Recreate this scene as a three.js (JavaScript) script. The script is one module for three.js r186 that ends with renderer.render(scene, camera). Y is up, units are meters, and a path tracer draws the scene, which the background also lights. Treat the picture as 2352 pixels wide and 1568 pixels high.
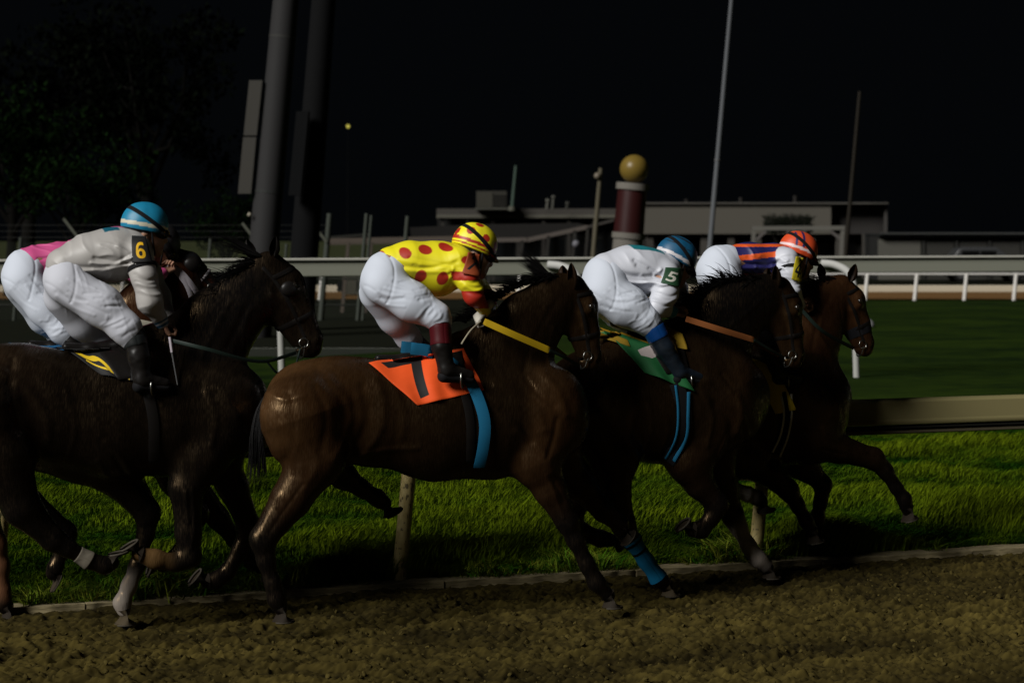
import * as THREE from 'three';
import { mergeGeometries } from 'three/addons/utils/BufferGeometryUtils.js';
import { RoundedBoxGeometry } from 'three/addons/geometries/RoundedBoxGeometry.js';

// ---------------------------------------------------------------- camera, sky, sun, exposure
const scene = new THREE.Scene();
const FL = 5000, CX = 1176, HY = 540, EYE = 2.4;            // focal length and lens shift in units of a 2352 x 1568 frame
const camera = new THREE.PerspectiveCamera(2 * Math.atan(784 / FL) * 180 / Math.PI, 1.5, 0.5, 1200);
camera.position.set(0, EYE, 0);
camera.setViewOffset(2352, 1568, 0, 784 - HY, 2352, 1568);
camera.focus = 14.4; camera.userData.fStop = 2.8; scene.add(camera);

const renderer = new THREE.WebGLRenderer({ antialias: true });
renderer.toneMapping = THREE.LinearToneMapping;
renderer.toneMappingExposure = 1.0;
renderer.shadowMap.enabled = true;

const SKY = [0.0011, 0.0014, 0.0018];
{ // night sky: a black dome, very slightly bluer and lighter towards the horizon
  const w = 64, h = 32, d = new Float32Array(w * h * 4);
  for (let j = 0; j < h; j++) for (let i = 0; i < w; i++) {
    const e = Math.abs((j + 0.5) / h - 0.5) * 2, f = 1.15 - 0.35 * e, o = (j * w + i) * 4;
    d[o] = SKY[0] * f; d[o + 1] = SKY[1] * f; d[o + 2] = SKY[2] * f; d[o + 3] = 1;
  }
  const t = new THREE.DataTexture(d, w, h, THREE.RGBAFormat, THREE.FloatType);
  t.mapping = THREE.EquirectangularReflectionMapping; t.magFilter = THREE.LinearFilter; t.needsUpdate = true;
  scene.background = t; scene.environment = t;
}
const sun = new THREE.DirectionalLight(new THREE.Color().setRGB(1.0, 0.98, 0.94), 4.3);   // the floodlights behind and left of the camera
sun.position.set(-34, 31, 34); sun.target.position.set(0, 0, -15);
sun.position.add(sun.target.position);
sun.castShadow = true; sun.shadow.radius = 42; sun.shadow.mapSize.set(2048, 2048);
Object.assign(sun.shadow.camera, { left: -60, right: 60, top: 60, bottom: -60, near: 1, far: 260 });
scene.add(sun, sun.target);

// ---------------------------------------------------------------- small helpers
let seed = 12345;
const rnd = () => { seed = (seed * 1664525 + 1013904223) >>> 0; return seed / 4294967296; };
const rr = (a, b) => a + (b - a) * rnd();
const V = (x, y, z) => new THREE.Vector3(x, y, z);
const C = (r, g, b) => new THREE.Color().setRGB(r, g, b);
const clamp = (x, a = 0, b = 1) => Math.min(b, Math.max(a, x));
const mix = (a, b, t) => a + (b - a) * t;
const sstep = (a, b, x) => { const t = clamp((x - a) / (b - a)); return t * t * (3 - 2 * t); };
const mixc = (a, b, t) => [mix(a[0], b[0], t), mix(a[1], b[1], t), mix(a[2], b[2], t)];
function hash3(x, y, z) { let h = (Math.imul(x, 374761393) + Math.imul(y, 668265263) + Math.imul(z, 2147483647 ^ 0x5bd1e995)) | 0; h = Math.imul(h ^ (h >>> 13), 1274126177); return ((h ^ (h >>> 16)) >>> 0) / 4294967296; }
function noise3(x, y, z) {
  const X = Math.floor(x), Y = Math.floor(y), Z = Math.floor(z); let fx = x - X, fy = y - Y, fz = z - Z;
  fx = fx * fx * (3 - 2 * fx); fy = fy * fy * (3 - 2 * fy); fz = fz * fz * (3 - 2 * fz);
  const L = (a, b, t) => a + (b - a) * t;
  return L(L(L(hash3(X, Y, Z), hash3(X + 1, Y, Z), fx), L(hash3(X, Y + 1, Z), hash3(X + 1, Y + 1, Z), fx), fy),
    L(L(hash3(X, Y, Z + 1), hash3(X + 1, Y, Z + 1), fx), L(hash3(X, Y + 1, Z + 1), hash3(X + 1, Y + 1, Z + 1), fx), fy), fz) * 2 - 1;
}
const fbm = (x, y, z, n = 4) => { let s = 0, a = 0.5; for (let i = 0; i < n; i++) { s += a * noise3(x, y, z); x = x * 2.03 + 7.1; y = y * 2.03 + 3.7; z = z * 2.03 + 1.3; a *= 0.5; } return s; };

const used = {};
function numbered(n) { if (!(n in used)) { used[n] = 0; return n; } used[n]++; return n + '_' + String(used[n]).padStart(3, '0'); }
function tag(o, label, category, group) { o.userData.label = label; o.userData.category = category; if (group) o.userData.group = group; return o; }
function thing(name, pos, label, category, group) { const o = new THREE.Group(); o.name = numbered(name); o.position.copy(pos); scene.add(o); return tag(o, label, category, group); }
function part(name, geo, mat, parent, label) { const m = new THREE.Mesh(geo, mat); m.name = name; m.castShadow = m.receiveShadow = true; if (label) m.userData.label = label; parent.add(m); return m; }
function top(name, geo, mat, label, category, group) { const m = new THREE.Mesh(geo, mat); m.name = numbered(name); m.castShadow = m.receiveShadow = true; scene.add(m); return tag(m, label, category, group); }
function struct(name, geo, mat) { const m = new THREE.Mesh(geo, mat); m.name = numbered(name); m.castShadow = m.receiveShadow = true; m.userData.kind = 'structure'; scene.add(m); return m; }
const std = (r, g, b, rough = 0.8, o = {}) => new THREE.MeshPhysicalMaterial({ color: C(r, g, b), roughness: rough, specularIntensity: rough > 0.45 ? 0.22 : rough > 0.3 ? 0.5 : 1, ...o });
const matte = (r, g, b) => new THREE.MeshPhysicalMaterial({ color: C(r, g, b), roughness: 1, specularIntensity: 0.1 });
function merge(list) { return mergeGeometries(list.map(g => { g = g.index ? g.toNonIndexed() : g; for (const k of Object.keys(g.attributes)) if (k !== 'position' && k !== 'normal' && k !== 'uv') g.deleteAttribute(k); if (!g.attributes.uv) g.setAttribute('uv', new THREE.BufferAttribute(new Float32Array(g.attributes.position.count * 2), 2)); return g; })); }
const box = (w, h, d, x = 0, y = 0, z = 0) => { const g = new THREE.BoxGeometry(w, h, d); g.translate(x, y, z); return g; };
const rbox = (w, h, d, r, x = 0, y = 0, z = 0) => { const g = new RoundedBoxGeometry(w, h, d, 2, r); g.translate(x, y, z); return g; };
function rod(a, b, ra, rb = ra, seg = 10) { // tapered rod between two points
  const d = b.clone().sub(a), g = new THREE.CylinderGeometry(rb, ra, d.length(), seg, 1);
  g.applyQuaternion(new THREE.Quaternion().setFromUnitVectors(V(0, 1, 0), d.clone().normalize()));
  g.translate((a.x + b.x) / 2, (a.y + b.y) / 2, (a.z + b.z) / 2); return g;
}
function bar(a, b, w, h) { // rectangular beam between two points, h in the upright direction
  const d = b.clone().sub(a), L = d.length(); d.normalize();
  const side = Math.abs(d.y) > 0.98 ? V(1, 0, 0) : V(0, 1, 0).cross(d).normalize(), up = d.clone().cross(side).normalize();
  const g = new THREE.BoxGeometry(w, h, L); g.applyMatrix4(new THREE.Matrix4().makeBasis(side, up, d));
  g.translate((a.x + b.x) / 2, (a.y + b.y) / 2, (a.z + b.z) / 2); return g;
}
const tube = (pts, r, n = 40, s = 8) => new THREE.TubeGeometry(new THREE.CatmullRomCurve3(pts), n, r, s);
// pixel of the 2352-wide frame at a depth, and on the ground
const P = (x, y, Z) => V((x - CX) / FL * Z, EYE - (y - HY) / FL * Z, -Z);
const G = (x, y, Y = 0) => P(x, y, FL * (EYE - Y) / (y - HY));
const LEAN = 0.088;                                         // every post and mast of the place leans a little to the right

// track frame: T along the track (the way the horses run), N away from the camera
const K0 = G(40, 1402), K1 = G(2352, 1263);
const T = K1.clone().sub(K0).setY(0).normalize(), N = V(T.z, 0, -T.x);          // N points away from the camera
const ANG = Math.atan2(-T.z, T.x);
const ORG = (() => { const s = (x) => { const t = x / (1 - 0); return t; }; // kerb point in the middle of the frame
  const y = 1402 - (1402 - 1263) * (1176 - 40) / 2312; return G(1176, y); })();
const TR = (u, q, y = 0) => ORG.clone().addScaledVector(T, u).addScaledVector(N, -q).setY(y);   // u along, q towards the camera
// a local frame whose x runs along the track, y up, z towards the camera
class Frame {
  constructor(u, q, y = 0) { this.o = TR(u, q, y); }
  // local point seen at pixel (x, y) in the upright plane z = l
  at(x, y, l = 0) {
    const d = V((x - CX) / FL, -(y - HY) / FL, -1), c = V(0, EYE, 0).sub(this.o);
    const dz = -d.dot(N), cz = -c.dot(N), t = (l - cz) / dz, p = c.addScaledVector(d, t);
    return V(p.dot(T), p.y, -p.dot(N));
  }
  ray(x, y) { const d = V((x - CX) / FL, -(y - HY) / FL, -1), c = V(0, EYE, 0).sub(this.o); return [V(c.dot(T), c.y, -c.dot(N)), V(d.dot(T), d.y, -d.dot(N)).normalize()]; }
  px(x, y) { const p = this.at(x, y); const w = this.o.clone().addScaledVector(T, p.x).addScaledVector(N, -p.z); return -w.z / FL; }   // metres per pixel there
  world(p) { return this.o.clone().addScaledVector(T, p.x).addScaledVector(N, -p.z).add(V(0, p.y, 0)); }
  place(g) { g.position.copy(this.o); g.rotation.y = ANG; return g; }
}
// ---------------------------------------------------------------- implicit bodies
// a bone: a, b ends, ra, rb radii, ks = how much narrower it is sideways (z), sm = smooth joint, tag = what it is
function bone(a, b, ra, rb, ks = 1, sm = 0.05, tg = 0, sub = false) { return { a, b, ra, rb, ks, sm, tg, sub }; }
function bdist(q, x, y, z) {
  const k = q.ks, ax = q.a.x, ay = q.a.y, az = q.a.z * k, bx = q.b.x - ax, by = q.b.y - ay, bz = q.b.z * k - az;
  const px = x - ax, py = y - ay, pz = z * k - az, L = bx * bx + by * by + bz * bz;
  let t = L > 1e-9 ? (px * bx + py * by + pz * bz) / L : 0; t = t < 0 ? 0 : t > 1 ? 1 : t;
  const dx = px - bx * t, dy = py - by * t, dz = pz - bz * t;
  return Math.sqrt(dx * dx + dy * dy + dz * dz) - (q.ra + (q.rb - q.ra) * t);
}
function sdf(bones, x, y, z) {
  let f = 1;
  for (const q of bones) { const d = bdist(q, x, y, z); if (q.sub) { const h = Math.max(q.sm - Math.abs(f + d), 0) / q.sm; f = Math.max(f, -d) + h * h * q.sm / 4; } else { const h = Math.max(q.sm - Math.abs(f - d), 0) / q.sm; f = Math.min(f, d) - h * h * q.sm / 4; } }
  return f;
}
function polyd(pts, x, y) { let m = 9; for (let i = 0; i + 1 < pts.length; i++) { const a = pts[i], b = pts[i + 1], bx = b.x - a.x, by = b.y - a.y, t = clamp(((x - a.x) * bx + (y - a.y) * by) / (bx * bx + by * by + 1e-9)); const d = Math.hypot(x - a.x - bx * t, y - a.y - by * t); if (d < m) m = d; } return m; }
function body(bones, cell, { ridges = [], disp, color, cut } = {}) {
  const lo = V(9, 9, 9), hi = V(-9, -9, -9);
  for (const q of bones) if (!q.sub) for (const [p, r] of [[q.a, q.ra], [q.b, q.rb]]) { lo.min(V(p.x - r, p.y - r, p.z - r / q.ks)); hi.max(V(p.x + r, p.y + r, p.z + r / q.ks)); }
  lo.subScalar(0.05); hi.addScalar(0.05);
  const nx = Math.ceil((hi.x - lo.x) / cell) + 1, ny = Math.ceil((hi.y - lo.y) / cell) + 1, nz = Math.ceil((hi.z - lo.z) / cell) + 1;
  const F = new Float32Array(nx * ny * nz).fill(0.3), sx = 1, sy = nx, sz = nx * ny;
  for (const q of bones) {
    const m = q.sm + cell * 3, i0 = [], i1 = [];
    for (const [k, n, kk] of [['x', nx, 1], ['y', ny, 1], ['z', nz, q.ks]]) {
      i0.push(Math.max(0, Math.floor((Math.min(q.a[k] - q.ra / kk, q.b[k] - q.rb / kk) - m - lo[k]) / cell)));
      i1.push(Math.min(n - 1, Math.ceil((Math.max(q.a[k] + q.ra / kk, q.b[k] + q.rb / kk) + m - lo[k]) / cell)));
    }
    for (let k = i0[2]; k <= i1[2]; k++) for (let j = i0[1]; j <= i1[1]; j++) for (let i = i0[0]; i <= i1[0]; i++) {
      const o = i + j * sy + k * sz, f = F[o], d = bdist(q, lo.x + i * cell, lo.y + j * cell, lo.z + k * cell);
      if (q.sub) { const h = Math.max(q.sm - Math.abs(f + d), 0) / q.sm; F[o] = Math.max(f, -d) + h * h * q.sm / 4; }
      else { const h = Math.max(q.sm - Math.abs(f - d), 0) / q.sm; F[o] = Math.min(f, d) - h * h * q.sm / 4; }
    }
  }
  for (const r of ridges) { // folds and muscle edges on both flanks: pts in x, y; amp metres (positive = proud)
    const w = r.w, xs = r.pts.map(p => p.x), ys = r.pts.map(p => p.y);
    const a0 = Math.max(0, Math.floor((Math.min(...xs) - 2.2 * w - lo.x) / cell)), a1 = Math.min(nx - 1, Math.ceil((Math.max(...xs) + 2.2 * w - lo.x) / cell));
    const b0 = Math.max(0, Math.floor((Math.min(...ys) - 2.2 * w - lo.y) / cell)), b1 = Math.min(ny - 1, Math.ceil((Math.max(...ys) + 2.2 * w - lo.y) / cell));
    for (let j = b0; j <= b1; j++) for (let i = a0; i <= a1; i++) {
      const d = polyd(r.pts, lo.x + i * cell, lo.y + j * cell) / w, e = Math.exp(-d * d) * r.amp; if (Math.abs(e) < 1e-5) continue;
      for (let k = 0; k < nz; k++) { const z = lo.z + k * cell; F[i + j * sy + k * sz] -= e * sstep(0.02, 0.09, Math.abs(z)); }
    }
  }
  if (disp) for (let k = 0; k < nz; k++) for (let j = 0; j < ny; j++) for (let i = 0; i < nx; i++) { const o = i + j * sy + k * sz; if (Math.abs(F[o]) < 0.035) F[o] -= disp(lo.x + i * cell, lo.y + j * cell, lo.z + k * cell); }
  if (cut) for (let k = 0; k < nz; k++) for (let j = 0; j < ny; j++) for (let i = 0; i < nx; i++) { const o = i + j * sy + k * sz; F[o] = Math.max(F[o], cut(lo.x + i * cell, lo.y + j * cell, lo.z + k * cell)); }
  // surface nets
  const id = new Int32Array(nx * ny * nz).fill(-1), pos = [], idx = [];
  for (let k = 0; k < nz - 1; k++) for (let j = 0; j < ny - 1; j++) for (let i = 0; i < nx - 1; i++) {
    const o = i + j * sy + k * sz; let m = 0;
    for (let c = 0; c < 8; c++) if (F[o + (c & 1) + (c >> 1 & 1) * sy + (c >> 2) * sz] < 0) m |= 1 << c;
    if (m === 0 || m === 255) continue;
    let X = 0, Y = 0, Z = 0, n = 0;
    for (let c = 0; c < 8; c++) for (let ax = 0; ax < 3; ax++) { const b = 1 << ax; if (c & b) continue; const e = c | b; if (!((m >> c ^ m >> e) & 1)) continue;
      const f0 = F[o + (c & 1) + (c >> 1 & 1) * sy + (c >> 2) * sz], f1 = F[o + (e & 1) + (e >> 1 & 1) * sy + (e >> 2) * sz], t = f0 / (f0 - f1);
      X += (c & 1) + (ax === 0 ? t : 0); Y += (c >> 1 & 1) + (ax === 1 ? t : 0); Z += (c >> 2) + (ax === 2 ? t : 0); n++; }
    id[o] = pos.length / 3; pos.push(lo.x + (i + X / n) * cell, lo.y + (j + Y / n) * cell, lo.z + (k + Z / n) * cell);
  }
  const quad = (a, b, c, d, flip) => { if (a < 0 || b < 0 || c < 0 || d < 0) return; if (flip) idx.push(a, c, b, a, d, c); else idx.push(a, b, c, a, c, d); };
  for (let k = 1; k < nz - 1; k++) for (let j = 1; j < ny - 1; j++) for (let i = 1; i < nx - 1; i++) {
    const o = i + j * sy + k * sz, s = F[o] < 0;
    if (s !== F[o + 1] < 0) quad(id[o - sy - sz], id[o - sz], id[o], id[o - sy], !s);
    if (s !== F[o + sy] < 0) quad(id[o - 1 - sz], id[o - 1], id[o], id[o - sz], !s);
    if (s !== F[o + sz] < 0) quad(id[o - 1 - sy], id[o - sy], id[o], id[o - 1], !s);
  }
  const nv = pos.length / 3, nor = new Float32Array(nv * 3), uv = new Float32Array(nv * 2), col = color ? new Float32Array(nv * 3) : null;
  const S = (x, y, z) => { const i = clamp(Math.floor(x), 0, nx - 2), j = clamp(Math.floor(y), 0, ny - 2), k = clamp(Math.floor(z), 0, nz - 2), a = x - i, b = y - j, c = z - k, o = i + j * sy + k * sz;
    return mix(mix(mix(F[o], F[o + 1], a), mix(F[o + sy], F[o + sy + 1], a), b), mix(mix(F[o + sz], F[o + sz + 1], a), mix(F[o + sy + sz], F[o + sy + sz + 1], a), b), c); };
  for (let v = 0; v < nv; v++) {
    const x = (pos[v * 3] - lo.x) / cell, y = (pos[v * 3 + 1] - lo.y) / cell, z = (pos[v * 3 + 2] - lo.z) / cell;
    const gx = S(x + 0.7, y, z) - S(x - 0.7, y, z), gy = S(x, y + 0.7, z) - S(x, y - 0.7, z), gz = S(x, y, z + 0.7) - S(x, y, z - 0.7), L = Math.hypot(gx, gy, gz) || 1;
    nor[v * 3] = gx / L; nor[v * 3 + 1] = gy / L; nor[v * 3 + 2] = gz / L; uv[v * 2] = pos[v * 3] + pos[v * 3 + 2] * 0.6; uv[v * 2 + 1] = pos[v * 3 + 1];
    if (col) { const c = color(pos[v * 3], pos[v * 3 + 1], pos[v * 3 + 2], gx / L, gy / L, gz / L); col.set(c, v * 3); }
  }
  const g = new THREE.BufferGeometry();
  g.setAttribute('position', new THREE.BufferAttribute(new Float32Array(pos), 3)); g.setAttribute('normal', new THREE.BufferAttribute(nor, 3)); g.setAttribute('uv', new THREE.BufferAttribute(uv, 2));
  if (col) g.setAttribute('color', new THREE.BufferAttribute(col, 3));
  g.setIndex(idx); return g;
}
// first hit of a ray with an implicit body, in local coordinates
function cast(bones, o, d, t0, t1) { let t = t0; for (let i = 0; i < 260 && t < t1; i++) { const f = sdf(bones, o.x + d.x * t, o.y + d.y * t, o.z + d.z * t); if (f < 0.0008) return t; t += Math.max(f * 0.5, 0.0015); } return null; }
function grad(bones, p) { const e = 0.004; return V(sdf(bones, p.x + e, p.y, p.z) - sdf(bones, p.x - e, p.y, p.z), sdf(bones, p.x, p.y + e, p.z) - sdf(bones, p.x, p.y - e, p.z), sdf(bones, p.x, p.y, p.z + e) - sdf(bones, p.x, p.y, p.z - e)).normalize(); }
// a point of the body's surface under a pixel of the near side (or, off the body, a point of the upright plane z = l)
function onto(fr, bones, x, y, off, l = 0.1) {
  const [o, d] = fr.ray(x, y), c = fr.at(x, y, 0), tc = c.clone().sub(o).length(), t = cast(bones, o, d, tc - 0.9, tc + 0.5);
  if (t === null) { const p = fr.at(x, y, l); return { p, n: V(0, 0, 1) }; }
  const p = o.addScaledVector(d, t), n = grad(bones, p); return { p: p.addScaledVector(n, off), n };
}
// a thick sheet from a grid of {p, n}
function sheet(grid, th) {
  const ny = grid.length, nx = grid[0].length, pos = [], uv = [], idx = [], n0 = nx * ny;
  for (const s of [1, 0]) for (let j = 0; j < ny; j++) for (let i = 0; i < nx; i++) { const { p, n } = grid[j][i]; pos.push(p.x - n.x * th * (1 - s), p.y - n.y * th * (1 - s), p.z - n.z * th * (1 - s)); uv.push(i / (nx - 1), 1 - j / (ny - 1)); }
  for (let j = 0; j < ny - 1; j++) for (let i = 0; i < nx - 1; i++) { const a = j * nx + i, b = a + 1, c = a + nx, d = c + 1; idx.push(a, c, b, b, c, d, a + n0, b + n0, c + n0, b + n0, d + n0, c + n0); }
  const edge = (a, b) => idx.push(a, b, a + n0, b, b + n0, a + n0);
  for (let i = 0; i < nx - 1; i++) { edge(i, i + 1); edge((ny - 1) * nx + i + 1, (ny - 1) * nx + i); }
  for (let j = 0; j < ny - 1; j++) { edge((j + 1) * nx, j * nx); edge(j * nx + nx - 1, (j + 1) * nx + nx - 1); }
  const g = new THREE.BufferGeometry(); g.setAttribute('position', new THREE.Float32BufferAttribute(pos, 3)); g.setAttribute('uv', new THREE.Float32BufferAttribute(uv, 2)); g.setIndex(idx); g.computeVertexNormals(); return g;
}
function resample(pts, n) { const c = new THREE.CatmullRomCurve3(pts.map(p => V(p[0], p[1], p[2] ?? 0)), false, 'centripetal'); return c.getSpacedPoints(n); }
// a strap lying on the near side of a body along pixels; both = also on the far side
function strap(fr, bones, pts, wpx, off = 0.006, th = 0.004, both = false, n = 24, l = 0.1) {
  const c = resample(pts, n), m = fr.px(pts[0][0], pts[0][1]), grid = [[], [], []];
  const hit = c.map(p => onto(fr, bones, p.x, p.y, off, l));
  for (let i = 0; i <= n; i++) {
    const a = hit[Math.max(0, i - 1)].p, b = hit[Math.min(n, i + 1)].p, t = b.clone().sub(a).normalize(), nn = hit[i].n.clone().addScaledVector(t, -hit[i].n.dot(t)).normalize(), s = t.clone().cross(nn), w = wpx * m / 2;
    grid[0].push({ p: hit[i].p.clone().addScaledVector(s, -w), n: nn }); grid[1].push({ p: hit[i].p.clone().addScaledVector(nn, 0.001), n: nn }); grid[2].push({ p: hit[i].p.clone().addScaledVector(s, w), n: nn });
  }
  const g = sheet(grid, th); return both ? twin(g) : g;
}
function twin(g) { const h = g.clone().scale(1, 1, -1), i = h.index.array; for (let k = 0; k < i.length; k += 3) { const t = i[k]; i[k] = i[k + 1]; i[k + 1] = t; } h.computeVertexNormals(); return merge([g, h]); }
// ---------------------------------------------------------------- textures of the setting
function dataTex(n, f, colour = true) { const a = new Uint8Array(n * n * 4); for (let j = 0; j < n; j++) for (let i = 0; i < n; i++) { const c = f(i / n, j / n), o = (j * n + i) * 4; for (let k = 0; k < 3; k++) { let v = clamp(c[k]); if (colour) v = v <= 0.0031308 ? v * 12.92 : 1.055 * Math.pow(v, 1 / 2.4) - 0.055; a[o + k] = v * 255; } a[o + 3] = 255; } const t = new THREE.DataTexture(a, n, n, THREE.RGBAFormat); t.wrapS = t.wrapT = THREE.MirroredRepeatWrapping; t.magFilter = THREE.LinearFilter; t.minFilter = THREE.LinearMipmapLinearFilter; t.generateMipmaps = true; if (colour) t.colorSpace = THREE.SRGBColorSpace; t.needsUpdate = true; return t; }
// ---------------------------------------------------------------- ground: one sheet to the horizon, then dirt, turf
{
  const n = 40, pos = [], g = new THREE.CircleGeometry(900, 64); g.rotateX(-Math.PI / 2); g.translate(0, -0.35, -60);
  struct('ground', g, matte(0.03, 0.035, 0.012));
}
const bankH = (u, q) => { const e = -q; return 0.02 + 0.13 * sstep(0.25, 1.6, e) * (0.6 + 0.6 * fbm(u * 0.55, e * 0.8, 1.7, 2)) + 0.05 * fbm(u * 1.3, e * 2.6, 4, 3) * sstep(0.1, 0.6, e) - 0.1 * sstep(3, 9, e); };
function terrain(name, u0, u1, q0, q1, cu, cq, hf, cf, mat) {
  const nu = Math.round((u1 - u0) / cu), nq = Math.round((q1 - q0) / cq), pos = new Float32Array((nu + 1) * (nq + 1) * 3), col = new Float32Array((nu + 1) * (nq + 1) * 3), uv = new Float32Array((nu + 1) * (nq + 1) * 2), idx = [];
  for (let j = 0; j <= nq; j++) for (let i = 0; i <= nu; i++) { const u = u0 + (u1 - u0) * i / nu, q = q0 + (q1 - q0) * j / nq, p = TR(u, q, hf(u, q)), o = j * (nu + 1) + i; pos.set([p.x, p.y, p.z], o * 3); col.set(cf(u, q, p.y), o * 3); uv.set([u, q], o * 2); if (i < nu && j < nq) idx.push(o, o + nu + 1, o + 1, o + 1, o + nu + 1, o + nu + 2); }
  const g = new THREE.BufferGeometry(); g.setAttribute('position', new THREE.BufferAttribute(pos, 3)); g.setAttribute('color', new THREE.BufferAttribute(col, 3)); g.setAttribute('uv', new THREE.BufferAttribute(uv, 2)); g.setIndex(idx); g.computeVertexNormals();
  return struct(name, g, mat);
}
{ // harrowed, hoof-torn dirt
  const clod = (u, q) => { const w = fbm(u * 1.1, q * 2.2, 0.3, 2); const a = Math.abs(fbm(u * 2.6 + w, q * 7.5 + w * 2, 2.2, 4)), b = Math.abs(noise3(u * 9 + w * 3, q * 21, 5)), c = noise3(u * 30, q * 52, 8); return 0.078 * a + 0.032 * b + 0.015 * c + 0.009 * noise3(u * 66, q * 96, 3); };
  const h = (u, q) => -0.042 + clod(u, q) * (0.55 + 0.45 * sstep(0.05, 0.5, q)) + 0.02 * sstep(0.3, 0.08, q);
  const col = (u, q, y) => { const t = clamp(0.5 + 0.9 * fbm(u * 0.9, q * 2.4, 9, 3)), m = 0.85 + 0.3 * noise3(u * 24, q * 40, 6) + 9 * (y - 0.004), c = mixc([0.022, 0.0162, 0.0036], [0.072, 0.054, 0.0125], t); return c.map(v => v * clamp(m, 0.4, 1.5) * (0.66 + 0.34 * sstep(0.5, 1.15, q + 0.35 * fbm(u * 1.4, q * 3, 2, 2)))); };  // shade beside the kerb is put into the colour; hollows are darker too
  const m = new THREE.MeshPhysicalMaterial({ vertexColors: true, roughness: 1, specularIntensity: 0.15 });
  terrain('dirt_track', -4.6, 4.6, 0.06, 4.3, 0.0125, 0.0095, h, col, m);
  { // loose clods thrown up on the surface
    seed = 616; const cg = new THREE.IcosahedronGeometry(1, 1), cp = cg.attributes.position; for (let i = 0; i < cp.count; i++) { const x = cp.getX(i), y = cp.getY(i), z = cp.getZ(i), k = 1 + 0.35 * noise3(x * 1.7 + 3, y * 1.7, z * 1.7); cp.setXYZ(i, x * k, y * k * 0.7, z * k); } cg.computeVertexNormals();
    const n = 3600, im = new THREE.InstancedMesh(cg, new THREE.MeshPhysicalMaterial({ color: 0xffffff, roughness: 1, specularIntensity: 0.15 }), n), o = new THREE.Object3D(), c = new THREE.Color();
    for (let i = 0; i < n; i++) { const u = rr(-4.5, 4.5), q = 0.1 + 3.9 * rnd(), r = 0.004 + 0.014 * Math.pow(rnd(), 3); o.position.copy(TR(u, q, h(u, q) + r * 0.25)); o.rotation.set(rnd() * 6, rnd() * 6, rnd() * 6); o.scale.set(r * rr(0.8, 1.6), r, r); o.updateMatrix(); im.setMatrixAt(i, o.matrix); const k = rr(0.6, 1.25) * (0.7 + 0.3 * sstep(0.5, 1.2, q)); im.setColorAt(i, c.setRGB(0.05 * k, 0.038 * k, 0.010 * k)); }  // clods near the kerb carry the same painted shade
    im.name = 'clods'; im.castShadow = im.receiveShadow = true; im.userData = { kind: 'stuff', label: 'loose clods of earth scattered over the dirt track', category: 'clods' }; scene.add(im); }
  terrain('dirt_track', -40, 60, 0.06, 26, 0.35, 0.25, (u, q) => -0.06, (u, q) => [0.04, 0.031, 0.012], m);
}
{ // rough grass bank behind the kerb, then mown turf
  const m = new THREE.MeshPhysicalMaterial({ vertexColors: true, roughness: 1, specularIntensity: 0.1 });
  terrain('grass_bank', -30, 45, -9, -0.13, 0.12, 0.08, bankH, (u, q) => mixc([0.012, 0.034, 0.0015], [0.05, 0.07, 0.003], clamp(0.5 + fbm(u * 1.1, -q * 1.6, 3, 3) * 1.2)), m);
  const mow = dataTex(512, (x, y) => { const n = fbm(x * 40, y * 40, 1, 4), l = fbm(x * 6, y * 6, 3, 3), s = mixc([0.0035, 0.010, 0.0014], [0.0145, 0.028, 0.0022], clamp(0.5 + l * 0.8 + n * 0.6)); return s; });
  const t = mow; t.repeat.set(0.09, 0.16);
  const tm = new THREE.MeshPhysicalMaterial({ map: t, roughness: 1, specularIntensity: 0.08 });
  terrain('turf', -70, 140, -62, -8.9, 2, 1, (u, q) => 0.0 + 0.03 * fbm(u * 0.2, q * 0.2, 5, 2), () => [1, 1, 1], tm);
  // strip of dirt and a far verge beyond the turf
  const far = new THREE.PlaneGeometry(260, 13); far.rotateX(-Math.PI / 2); far.translate(10, 0.06, -86.5); struct('dirt_strip', far, matte(0.13, 0.07, 0.026));
  const v = new THREE.PlaneGeometry(320, 70); v.rotateX(-Math.PI / 2); v.translate(10, 0.03, -127); struct('verge', v, matte(0.0035, 0.0045, 0.0016));
}
// grass blades
const bladeMat = new THREE.MeshPhysicalMaterial({ color: 0xffffff, roughness: 1, specularIntensity: 0.15, side: THREE.DoubleSide });
function tuftGeo(n, h, spread, w, bend, s) { const pos = [], idx = []; let o = 0; seed = s;
  for (let i = 0; i < n; i++) { const a = rnd() * 6.283, r = Math.sqrt(rnd()) * spread, x = Math.cos(a) * r, z = Math.sin(a) * r, d = rnd() * 6.283, hh = h * rr(0.6, 1.2), bx = Math.cos(d) * bend * rr(0.4, 1.2) + bend * 0.55, bz = Math.sin(d) * bend * rr(0.4, 1.2), px = -Math.sin(d) * w, pz = Math.cos(d) * w;
    pos.push(x - px, 0, z - pz, x + px, 0, z + pz, x + bx * 0.35 - px * 0.8, hh * 0.62, z + bz * 0.35 - pz * 0.8, x + bx * 0.35 + px * 0.8, hh * 0.62, z + bz * 0.35 + pz * 0.8, x + bx, hh * (1 - 0.25 * Math.abs(bx) / (bend + 0.001) * 0.5), z + bz);
    idx.push(o, o + 1, o + 2, o + 1, o + 3, o + 2, o + 2, o + 3, o + 4); o += 5; }
  const g = new THREE.BufferGeometry(); g.setAttribute('position', new THREE.Float32BufferAttribute(pos, 3)); g.setIndex(idx); g.computeVertexNormals(); return g; }
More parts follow.
